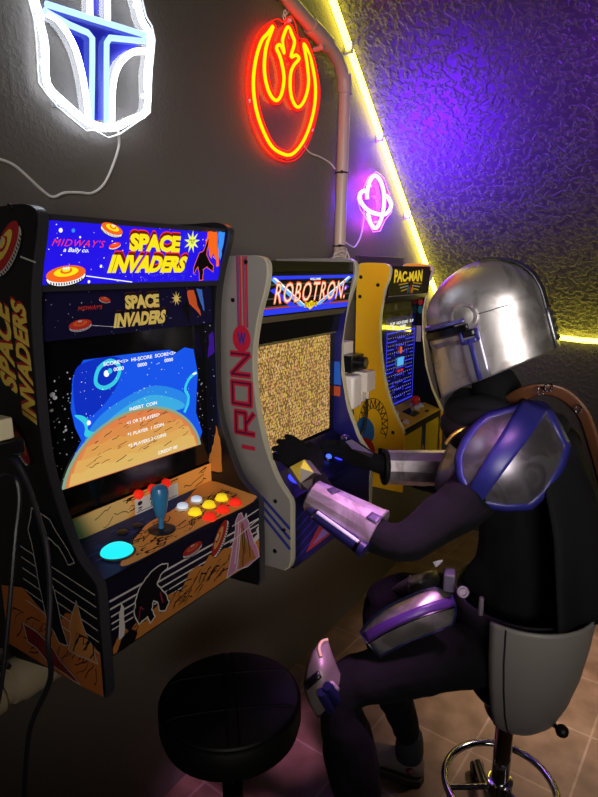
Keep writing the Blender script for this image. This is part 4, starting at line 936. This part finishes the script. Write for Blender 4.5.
# near shoulder plate
sp = Plate([(455, 457), (462, 440), (474, 424), (487, 413), (504, 408), (520, 404), (540, 401), (551, 408), (560, 424), (571, 446), (565, 467), (548, 495), (531, 510), (505, 511), (482, 507), (466, 497), (456, 476)], (512, 456), 1.455, .075, gv=-.00045, power=2.2)
shp = sp.shell('shoulder_plate', M_steel2, ps_); shp['label'] = 'silver shoulder plate with blue border and band'
sp.shell('blue_border', M_blue, shp, rings=2, s0=.90, s1=1.02, off=.005, solid=.007)
sp.patch('blue_band', [(523, 398), (551, 408), (478, 507), (463, 497)], M_blue, shp, off=.007, nu=6, nv=18)
# breastplate, seen edge-on in front of the shoulder
cpz = Plate([(466, 424), (455, 432), (446, 448), (438, 468), (434, 485), (440, 497), (458, 504), (490, 496), (505, 460), (490, 425)], (465, 465), 1.60, .07, power=2.0)
cp = cpz.shell('chest_plate', M_steel2, ps_)
mb = MB(); mb.tube(spline([at(468, 428, 1.51), at(461, 430, 1.51), at(452, 436, 1.515), at(446, 444, 1.52)], 5), .006, mat('brass_trim', '#a07a3a', .3, metal=.9), 8); mb.build('strap_trim', cp)

# near forearm guard
def guard(name, a, b, ra, rb, upv, m, seg=8, parent=ps_, a0=0.0, flare=1.0):
    d = (b - a).normalized(); u = (V3(upv) - d * V3(upv).dot(d)).normalized(); w_ = d.cross(u); mb = MB(); rows = []
    for i, (q, k) in enumerate(((0, .97), (.02, 1.03), (.08, 1.0), (.5, 1.0), (.92, 1.0), (.98, 1.03), (1, .97))):
        c = a + (b - a) * q; r = (ra + (rb - ra) * q) * k
        rows.append([c + (u * math.cos(a0 + 2 * math.pi * j / seg) + w_ * math.sin(a0 + 2 * math.pi * j / seg)) * r for j in range(seg)])
    mb.grid(rows, m, closev=True); return mb.build(name, parent, solid=.004, angle=25)
ga, gb = at(312, 495, 1.53), at(378, 533, 1.455)
M_guard = steel('polished_steel', '#bdb2ba', .38, (12, 60, 60), .72, .02)
g1 = guard('forearm_guard', ga, gb, .043, .061, (-.25, -.1, 1), M_guard, 14)
GB = BVHTree.FromPolygons([v.co + ps_.location for v in g1.data.vertices], [tuple(p.vertices) for p in g1.data.polygons])
def on(bv, u, v, off, dflt=1.5):
    d = ray(u, v); L_ = d.length; h = bv.ray_cast(EYE, d.normalized())
    return EYE + d * ((h[3] - off) / L_ if h[0] is not None else dflt)
def decal(name, bv, quad, m, parent, off=.004, n=4, dflt=1.5, solid=.003):
    a, b, c, d = quad; rows = []; mb = MB()
    for i in range(n + 1):
        q = i / n; l = (a[0] + (d[0] - a[0]) * q, a[1] + (d[1] - a[1]) * q); r = (b[0] + (c[0] - b[0]) * q, b[1] + (c[1] - b[1]) * q)
        rows.append([on(bv, l[0] + (r[0] - l[0]) * k / n, l[1] + (r[1] - l[1]) * k / n, off, dflt) for k in range(n + 1)])
    mb.grid(rows, m); return mb.build(name, parent, solid=solid)
M_patch = mat('violet_grey_panel', '#3c3352', .45)
decal('inset_panel', GB, [(327, 489), (334, 486.5), (341, 491), (332, 494)], M_patch, g1)
decal('inset_panel', GB, [(366, 517), (372, 511.5), (383, 517), (376, 523)], M_patch, g1)
gd = V3((-.42, -.55, -.72)).normalized()
dax = (gb - ga).normalized(); dn_ = (at(330, 530, 1.40) - at(330, 505, 1.46)); dn_ = (dn_ - dax * dn_.dot(dax)).normalized()
p0 = ga + dax * .02 + dn_ * .045; p1 = gb + dax * .0 + dn_ * .066
mb = MB(); L_ = p1 - p0
mb.tube([p0 + L_ * q for q in (0, .12, .13, .9, .91, 1)], [.010, .012, .017, .019, .021, .021], M_dblue, 16); ga_ = mb.build('forearm_canister', g1)
for q_, r_, m_, n_ in (((-.03, 0), .009, mat('dark_brass', '#6a5638', .3, metal=.9), 'nozzle'), ((.86, .92), .0215, M_chrome, 'collar'), ((.12, .15), .0185, M_chrome, 'collar')):
    mb = MB(); mb.tube([p0 + L_ * q for q in q_], r_, m_, 18); mb.build(n_, g1)
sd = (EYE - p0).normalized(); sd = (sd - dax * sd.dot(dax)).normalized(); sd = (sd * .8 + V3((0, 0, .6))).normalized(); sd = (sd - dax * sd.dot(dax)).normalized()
mb = MB(); mb.tube([p0 + L_ * .16 + sd * .0175, p0 + L_ * .88 + sd * .0195], .0045, mat('pale_highlight', '#c4c6dc', .3), 8); mb.build('highlight_streak', ga_)  # pale strip modelled in place of the highlight along the canister
# far forearm guard
fa, fb = at(385, 467, 1.885), at(452, 469, 1.90)
g2 = guard('forearm_guard', fa, fb, .054, .062, (-.1, -.25, 1), M_guard, 10)
mb = MB(); d = (fb - fa).normalized(); u_ = (V3((0, 0, 1)) - d * d.z).normalized(); w_ = d.cross(u_)
mb.tube([fa + (u_ * math.cos(k * math.pi / 12) + w_ * math.sin(k * math.pi / 12)) * .05 for k in range(24)], .009, M_glove, 8, closed=True); mb.build('cuff', g2)
# hand plates
def facets(name, px, faces, mats, parent, back=.012):
    mb = MB(); P = [at(*q) for q in px]
    for ids, m in zip(faces, mats): mb.face([P[i] for i in ids], m)
    return mb.build(name, parent, smooth=False, solid=.004)
M_yp, M_dp, M_lp = mat('screen_reflection_yellow', '#c9b23c', .3, metal=.6), mat('dark_metal_plate', '#3a332e', .4, metal=.5), mat('pale_metal_plate', '#b4a6b4', .3, metal=.8)  # the yellow puts the game screen's reflection into the facet colour
T0 = 1.525
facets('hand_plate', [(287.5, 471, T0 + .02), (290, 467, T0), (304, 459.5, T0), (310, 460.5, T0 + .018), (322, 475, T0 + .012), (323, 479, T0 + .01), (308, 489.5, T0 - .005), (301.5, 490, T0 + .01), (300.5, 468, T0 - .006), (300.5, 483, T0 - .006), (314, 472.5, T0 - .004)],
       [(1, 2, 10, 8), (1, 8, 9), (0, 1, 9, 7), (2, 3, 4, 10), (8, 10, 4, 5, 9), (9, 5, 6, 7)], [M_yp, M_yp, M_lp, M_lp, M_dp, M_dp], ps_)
facets('hand_plate', [(346, 441, 1.80), (352, 439.5, 1.81), (373.5, 454, 1.81), (371.5, 457.5, 1.80), (353, 449, 1.79)], [(0, 1, 2, 4), (4, 2, 3)], [M_lp, M_dp], ps_)

# near thigh plate
tpz = Plate([(360, 632.5), (369, 620), (383, 609), (400, 600), (418, 592), (434, 587.5), (450, 591), (455, 603), (456, 614), (453, 625), (433, 633), (412, 640), (396, 648), (380, 656.5), (369, 645)], (412, 618), 1.485, .045, gu=-.0004, gv=-.0002)
tp = tpz.shell('thigh_plate', M_steel, ps_); tp['label'] = 'silver thigh plate with a violet stripe'
mb = MB(); top = spline([(362, 634, 0), (385, 621, 0), (410, 610, 0), (432, 602, 0), (453.5, 596, 0)], 4); bot = spline([(368, 643, 0), (388, 631, 0), (412, 620, 0), (434, 612, 0), (455, 606.5, 0)], 4)
mb.grid([[tpz.P(a_.x + (b_.x - a_.x) * k / 3, a_.y + (b_.y - a_.y) * k / 3, .004) for k in range(4)] for a_, b_ in zip(top, bot)], mat('violet_paint', '#43266b', .4)); mb.build('violet_stripe', tp, solid=.003)
mb = MB(); mb.tube([tpz.P(q.x, q.y + .6, .003) for q in bot], .0028, M_black, 6); mb.build('gap_line', tp)
mb = MB(); mb.tube([tpz.P(tpz.c[0] + tpz.R(a_) * math.cos(a_), tpz.c[1] + tpz.R(a_) * math.sin(a_), .002) for a_ in [-math.pi + 2 * math.pi * k / 72 for k in range(72)]], .003, M_dblue, 6, closed=True); mb.build('rim', tp)
# far thigh plate
fpz = Plate([(387, 592.5), (398, 583), (410, 576), (425, 571.5), (437, 570), (440.5, 579), (438, 587), (420, 592), (402, 596)], (418, 583), 1.735, .04)
fp = fpz.shell('thigh_plate', M_steel2, ps_); mb = MB(); mb.tube([fpz.P(q[0], q[1], .002) for q in ((410.5, 576), (408, 582), (408.5, 590), (410, 594))], .004, M_lp, 8); mb.build('ridge', fp)
facets('buckle', [(433, 562, 1.70), (438, 560.5, 1.70), (443.5, 560, 1.70), (443, 563, 1.695), (436, 567.5, 1.695)], [(0, 1, 2, 3, 4)], [mat('dull_metal', '#7c7580', .4, metal=.7)], ps_)
# belt, studs, pouches
mb = MB(); bc = V3((1.535, -.95, .80))
for r_ in (0,):
    rows = [[bc + V3((.185 * math.cos(a_), .175 * math.sin(a_), h)) for a_ in [2 * math.pi * k / 40 for k in range(40)]] for h in (-.03, .03)]
mb.grid(rows, mat('dark_leather', '#1b1420', .5), closev=True); blt = mb.build('belt', ps_, solid=.008)
mb = MB(); q = at(463, 592, 1.415); nrm = (EYE - q).normalized(); mb.lathe([(.0155, -.02), (.0155, .002), (.013, .006), (.010, .006), (.008, .004), (0, .004)], q, mat('dull_metal', '#7c7580', .4, metal=.7), 24, ax=nrm); mb.build('stud', blt)
def pouch(u, v, t, wx, wz, wy, m, name='pouch', rz=.35):
    q = at(u, v, t); mb = MB(); mb.box((-wx, -wy, -wz), (wx, wy, wz), m, M=Matrix.Translation(q) @ Matrix.Rotation(rz, 4, 'Z')); return mb.build(name, blt, bevel=.004)
pouch(449, 580, 1.47, .020, .024, .014, mat('grey_pouch', '#4a4854', .5)); pouch(481, 606, 1.43, .008, .024, .006, mat('grey_strap', '#5d5660', .5), 'belt_loop')
# knee guard
kz = Plate([(303, 686), (306, 668), (312, 652), (320, 642), (328, 638.5), (331, 650), (338, 668), (348, 690), (341, 700), (325, 716), (317, 718), (309, 704)], (324, 682), 1.50, .05, gu=.0006)
kg = kz.shell('knee_guard', mat('grey_armour', '#77706a', .45, metal=.4), ps_)
mb = MB(); mb.tube(spline([kz.P(*q, .003) for q in ((327.5, 639.5), (322, 641.5), (319, 648), (321, 657))], 5), .004, mat('pale_edge', '#c9b98a', .35), 8); mb.build('pale_edge', kg)
for q0, q1 in (((321.5, 692), (331.5, 711)), ((327, 686), (339, 703))):
    mb = MB(); a_, b_ = kz.P(*q0, .014), kz.P(*q1, .014); mb.tube([a_, a_ + (b_ - a_) * .1, a_ + (b_ - a_) * .9, b_], [.011, .014, .014, .011], M_dblue, 14); mb.build('canister', kg)
kz.patch('dark_slot', [(304, 683), (318, 671), (322, 677), (308, 690)], M_black, kg, off=.003, nu=4, nv=3)
kz.patch('metal_block', [(331, 684), (333.5, 681), (341, 690), (337, 694)], mat('pale_block', '#9c8f98', .4), kg, off=.012, nu=3, nv=3, solid=.01)
mb = MB(); mb.tube([kz.P(324, 718, .004), kz.P(330, 716, .006), kz.P(346, 701, .006), kz.P(347, 692, .004)], .004, mat('grey_armour'), 8); mb.build('housing_rim', kg)

# shoulder strap, cowl and cape
M_leather = mat('brown_leather', '#5a3620', .45, bump=(80, .2, .002))
strap_px = [(505, 404, 1.56), (520, 395, 1.50), (533, 390, 1.47), (548, 389, 1.455), (562, 393, 1.45), (574, 402, 1.45), (583, 413, 1.45), (590, 430, 1.46), (597, 455, 1.48), (606, 490, 1.50)]
cpts = spline([at(*q) for q in strap_px], 5); rows = []
ctr = V3((1.60, -.90, 1.15))
for i, p in enumerate(cpts):
    t_ = (cpts[min(i + 1, len(cpts) - 1)] - cpts[max(i - 1, 0)]).normalized(); o_ = (p - ctr).normalized(); sdv = t_.cross(o_).normalized()
    wv = (UP * .75 - FW * .5 + sdv * .2).normalized(); wv = (wv - t_ * wv.dot(t_)).normalized(); rows.append([p + wv * .019 * k for k in (-1, -.5, 0, .5, 1)])
mb = MB(); mb.grid(rows, M_leather); sr = mb.build('shoulder_strap', ps_, solid=.005)
for u, v in ((541, 391), (549, 387.5), (579, 409)):
    q = at(u, v, 1.435); mb = MB(); mb.tube([q + RT * .008 * math.cos(k * math.pi / 6) + UP * .010 * math.sin(k * math.pi / 6) for k in range(12)], .0022, M_chrome, 6, closed=True); mb.build('buckle', sr)
mb = MB()
for k, (z, r_, th, ox, oy) in enumerate(((1.235, .150, .042, .0, .0), (1.275, .130, .04, .0, .012), (1.30, .112, .034, -.004, .02))):
    pts = [V3((1.613 + ox + r_ * math.cos(a_) * (1 + .05 * math.sin(3 * a_ + k)), -.868 + oy + r_ * .95 * math.sin(a_), z + .02 * math.sin(a_ + 2.2) * -1 + .008 * math.sin(4 * a_ + k))) for a_ in [2 * math.pi * i / 40 for i in range(40)]]
    mb.tube(pts, th, mat('black_scarf', '#0e0e12', .85, spec=.2, bump=(50, .4, .006)), 12, closed=True)
mb.build('scarf', ps_)
M_cape = mat('grey_cape', '#0a0a0e', .8, spec=.2, bump=(30, .4, .006)); mb = MB(); rows = []
ba = math.atan2(-fdir.y, -fdir.x)
for i in range(16):
    q = i / 15; z = 1.25 - .42 * q; r_ = .15 + .07 * min(1, q * 2.2) + .005 * q; hw = 1.25 - .05 * q; cx, cy = 1.615 - .06 * q, -.885 - .05 * q
    rows.append([V3((cx + (r_ + .012 * math.sin(9 * a_) * q) * math.cos(ba + a_), cy + (r_ + .012 * math.sin(9 * a_) * q) * math.sin(ba + a_), z)) for a_ in [-hw + 2 * hw * k / 30 for k in range(31)]])
mb.grid(rows, M_cape); mb.build('cape', ps_, solid=.006)

# shoes
def shoe(c, d, parent):
    d = V3(d).normalized(); s = V3((-d.y, d.x, 0)); c = V3(c); mb = MB(); rows = []
    M_up, M_so = mat('grey_shoe', '#6a625c', .6), mat('dark_sole', '#2a2622', .6)
    for x, w_, h0, h in ((-.015, .022, .03, .085), (0, .036, .025, .105), (.03, .041, .025, .11), (.08, .040, .025, .10), (.13, .042, .025, .085), (.19, .047, .025, .062), (.24, .043, .025, .05), (.268, .028, .028, .04), (.278, .008, .03, .034)):
        rows.append([c + d * x + s * w_ * math.cos(a_) * (1 if math.sin(a_) < .5 else .8) + zup * (h0 + (h - h0) * (.5 + .5 * math.sin(a_))) for a_ in [2 * math.pi * k / 16 for k in range(16)]])
    R_ = mb.grid(rows, M_up, closev=True); mb.cap(R_[0], M_up, True); mb.cap(R_[-1], M_up)
    o = mb.build('shoe', parent, angle=80)
    mb = MB(); out = [(-.02, 0)] + [(x, w_) for x, w_ in ((-.012, .028), (.02, .042), (.08, .041), (.13, .043), (.19, .05), (.24, .046), (.275, .026), (.285, 0))]
    full = out + [(x, -w_) for x, w_ in out[-2:0:-1]]
    mb.prism(full, 0.0, .032, M_so, ax=lambda a_, b_, z: tuple(c + d * a_ + s * b_ + zup * z)); mb.build('sole', o, bevel=.004)
    q = c + d * .02
    for sg in (-1, 1): mb = MB(); mb.ball(q + s * .036 * sg + zup * .065, .015, mat('maroon_mark', '#5a2436', .5), 12, (1, 1, .9)); mb.build('side_mark', o)
    mb = MB(); mb.lathe([(.045, .085), (.047, .11), (.045, .15), (.04, .175)], c + d * .035, mat('dark_sock', '#22222c', .8), 20); mb.build('sock', o)
    return o
shoe((1.592, -.672, 0), fdir + V3((.12, 0, 0)), ps_); af = at(372, 852, 1.66); shoe((af.x, af.y - .03, 0), fdir + V3((-.1, 0, 0)), ps_)

# helmet
ph = math.radians(17); hf = V3((-.075, .997, 0)).normalized(); HB = (-hf * math.cos(ph) + zup * math.sin(ph)); HU = (zup * math.cos(ph) + hf * math.sin(ph)); HS = V3((-hf.y, hf.x, 0))
EB = .030
HO = at(490.3, 327.3, 1.56)
def hw(b, u, s): return HO + HB * b + HU * u + HS * s
U1, U2, NX = .045, .176, 2.35
def rfro(u):
    if u > U1: return .159 * max(0, 1 - ((u - U1) / (U2 - U1)) ** 1.9) ** .56
    return .159 + .010 * min(1, (U1 - u) / .12)
def rbak(u):
    if u > U1: return .145 * max(0, 1 - ((u - U1) / (U2 - U1)) ** 2.1) ** .50
    return .145 + .003 * min(1, (U1 - u) / .12)
def wid(u):
    if u > U1: return .122 * max(0, 1 - ((u - U1) / (U2 - U1)) ** 2.1) ** .5
    return .122 + .006 * min(1, (U1 - u) / .15)
def rim(b):
    K = [(-.18, -.160), (-.165, -.157), (-.091, -.131), (-.03, -.120), (.16, -.086)]
    for (a0, r0), (a1, r1) in zip(K, K[1:]):
        if b <= a1: return r0 + (r1 - r0) * (b - a0) / (a1 - a0)
    return -.086
def cheek(b, u):
    if u > -.004: return 0.0
    m_ = min(1, max(0, (-.046 - b) / .008)) * min(1, max(0, (-.006 - u) / .012))
    c_ = min(1, max(0, (b + .205 + (u + .005) * .18) / .05))
    return .017 * m_ * c_
def hsurf(phi, u, inset=True):
    c_, s_ = math.cos(phi), math.sin(phi); r = rbak(u) if c_ > 0 else rfro(u)
    b = r * math.copysign(abs(c_) ** (2 / NX), c_); s = wid(u) * math.copysign(abs(s_) ** (2 / NX), s_)
    if inset and abs(s) > .02: s -= math.copysign(cheek(b, u), s)
    return b, s
def side_s(b, u):     # half width of the shell at this place
    r = rbak(u) if b > 0 else rfro(u); return wid(u) * max(0, 1 - min(1, abs(b) / max(r, 1e-5)) ** NX) ** (1 / NX)
def front_b(s, u): return -rfro(u) * max(0, 1 - min(1, abs(s) / wid(u)) ** NX) ** (1 / NX)
N_ = 128; rows = []
levels = [('l', q / 26) for q in range(27)] + [('d', q / 18) for q in range(1, 19)]
for k_, q in levels:
    row = []
    for j in range(N_):
        phi = 2 * math.pi * j / N_
        if k_ == 'l':
            b0, _s = hsurf(phi, -.1, False); u = rim(b0) + (U1 - rim(b0)) * q
        else: u = U1 + (U2 - U1) * math.sin(q * math.pi / 2)
        b, s = hsurf(phi, min(u, U2 - 1e-5)); row.append(hw(b, u, s))
    rows.append(row)
mb = MB(); mb.grid(rows, M_steel, closev=True); hm = mb.build('helmet', ps_, solid=.004, angle=30); hm['label'] = 'silver helmet with a dark T visor'
M_visor = mat('visor_black', '#040405', .3, spec=.35)
def sidegrid(name, quads, m, parent, off, solid=.004, sides=(1, -1), n=6):
    out = []
    for sg in sides:
        mb = MB()
        for (a, b, c, d) in quads:
            rows = []
            for i in range(n + 1):
                q = i / n; l = (a[0] + (d[0] - a[0]) * q, a[1] + (d[1] - a[1]) * q); r = (b[0] + (c[0] - b[0]) * q, b[1] + (c[1] - b[1]) * q)
                row = []
                for k in range(n + 1):
                    bb, uu = l[0] + (r[0] - l[0]) * k / n, l[1] + (r[1] - l[1]) * k / n; row.append(hw(bb, uu, sg * (side_s(bb, uu) + off)))
                rows.append(row)
            mb.grid(rows, m)
        out.append(mb.build(name, parent, solid=solid, angle=50))
    return out
# visor: a horizontal band round the front and the stem of the T
mb = MB(); rows = []
for u in (.004, .010, .026, .032):
    o_ = .018 if .005 < u < .03 else .002; row = []
    for k in range(61):
        phi = math.pi - 1.48 + 2.96 * k / 60; b, s = hsurf(phi, u, False); row.append(hw(b * (1 + o_ * .35 / .165), u, s * (1 + o_ / .122)))
    rows.append(row)
mb.grid(rows, M_visor)
rows = [[hw(front_b(s, u) - .003, u, s) for s in (-.022, -.011, 0, .011, .022)] for u in (.006, -.03, -.08, -.13, -.158)]
mb.grid(rows, M_visor); mb.build('visor', hm, solid=.003)
mb = MB(); rows = []
for u, o_ in ((.031, .018), (.034, .022), (.042, .018), (.046, .002)):
    row = []
    for k in range(61):
        phi = math.pi - 1.45 + 2.90 * k / 60; b, s = hsurf(phi, u, False); row.append(hw(b * (1 + o_ * .35 / .165), u, s * (1 + o_ / .122)))
    rows.append(row)
mb.grid(rows, mat('violet_brow', '#4a4480', .35, metal=.4)); mb.build('brow_trim', hm, solid=.003)
# ear pieces
sidegrid('ear_plate', [((-.053, .02), (.002, .02), (.004, -.111), (-.050, -.119))], mat('pale_steel', '#8d8a98', .38, metal=.7), hm, .006)
sidegrid('ear_bar', [((-.030, -.012), (-.020, -.012), (-.018, -.115), (-.028, -.118)), ((-.050, .010), (-.042, .010), (-.042, -.020), (-.050, -.020)), ((-.010, .012), (-.001, .012), (-.001, -.018), (-.010, -.018)), ((-.049, -.012), (-.002, -.010), (-.004, -.021), (-.047, -.024))], M_blue, hm, .012, n=3)
sidegrid('slot', [((-.044, -.006), (-.008, -.006), (-.008, .012), (-.044, .012))], M_black, hm, .010, n=3)
for sg in (1, -1):
    c_ = hw(-.030, .046, sg * (side_s(-.030, .046) + .004)); mb = MB(); mb.lathe([(.034, -.004), (.034, .006), (.031, .009), (.027, .009), (.025, .006), (.012, .008), (0, .009)], c_, M_steel, 32, ax=HS * sg); mb.build('ear_disc', hm)
    mb = MB(); mb.tube([hw(b, .044 + .002 * (b > .04), sg * (side_s(b, .044) + .0005)) for b in (.005, .02, .035, .05, .065, .08)], .0016, mat('seam_shadow', '#4a4a4e', .5), 6); mb.build('seam', hm)
# ridge and slotted strip down the back
mb = MB(); rows = []
for i in range(19):
    u = .176 * math.sin((1 - i / 18) * math.pi / 2) if i < 18 else 0.0
    u = max(u, .012); rows.append([hw(rbak(min(u, .1755)) + .004 + .004 * (abs(s) < .02), u + .004 * (u > .1), s) for s in (-.030, -.024, 0, .024, .030)])
mb.grid(rows, mat('dark_steel', '#4a4c52', .3, metal=.8)); mb.build('back_ridge', hm, solid=.004)
mb = MB(); rows = [[hw(rbak(u) + .006 + .003 * (abs(s) < .02), u, s) for s in (-.030, -.024, 0, .024, .030)] for u in (.012, 0, -.03, -.06, -.09)]
mb.grid(rows, mat('key_strip_steel', '#8c8f96', .3, metal=.8)); ks = mb.build('back_strip', hm, solid=.005)
for i in range(4):
    for s in (-1, 1):
        mb = MB(); u = -.002 - .021 * i; mb.box((-.002, -.006, -.006), (.002, .006, .006), M_black, M=Matrix.Translation(hw(rbak(u) + .0095, u, s * .013)) @ Matrix((HB, HS, HU)).transposed().to_4x4()); mb.build('slot', ks, smooth=False)
# ------------------------------------------------------------------ lights
def light(name, kind, loc, target, energy, color, **kw):
    l = bpy.data.lights.new(name, kind); l.energy = energy; l.color = color
    for k, v in kw.items(): setattr(l, k, v)
    o = bpy.data.objects.new(name, l); col.objects.link(o); o.location = loc
    o.rotation_euler = (V3(target) - V3(loc)).to_track_quat('-Z', 'Y').to_euler(); return o
light('planet_glow', 'SPOT', (2.36, -.15, 1.86), (2.64, -.19, 2.17), 170, (.11, .004, 1.0), spot_size=math.radians(130), spot_blend=1.0, shadow_soft_size=.08)
light('violet_wash', 'SPOT', (2.0, -1.5, 2.3), (2.9, -.5, 2.25), 120, (.24, .02, 1.0), spot_size=math.radians(80), spot_blend=1.0, shadow_soft_size=.1)
light('armour_fill', 'AREA', (-.75, -2.3, 1.95), (1.4, -.7, 1.62), 8, (1.0, .92, .86), size=1.3, spread=math.radians(46))  # added soft fill from the camera side for helmet and armour, no fixture
light('pink_fill', 'SPOT', (1.12, -1.35, 2.8), (1.26, -.66, 1.02), 430, (1.0, .42, 1.0), spot_size=math.radians(14), spot_blend=.7, shadow_soft_size=.12)  # added unseen light that tints the forearm guard pink
light('warm_spot', 'SPOT', (2.55, -1.45, 2.05), (2.35, -.95, 0), 300, (1.0, .76, .68), spot_size=math.radians(42), spot_blend=.8, shadow_soft_size=.25)
light('side_fill', 'SPOT', (-1.0, -1.5, 1.8), (.55, -.2, 1.5), 5, (1.0, .93, .9), spot_size=math.radians(40), spot_blend=.9, shadow_soft_size=.4)  # added fill that lifts the first cabinet's side print, no fixture
light('left_fill', 'AREA', (-.9, -2.0, 2.2), (.9, -.4, 1.4), .25, (1.0, .93, .9), size=.8)  # weak added fill from the left, stands for no fixture
wd = bpy.data.worlds.new('world'); scn.world = wd; wd.use_nodes = True
wd.node_tree.nodes['Background'].inputs[0].default_value = (.001, .001, .0015, 1)
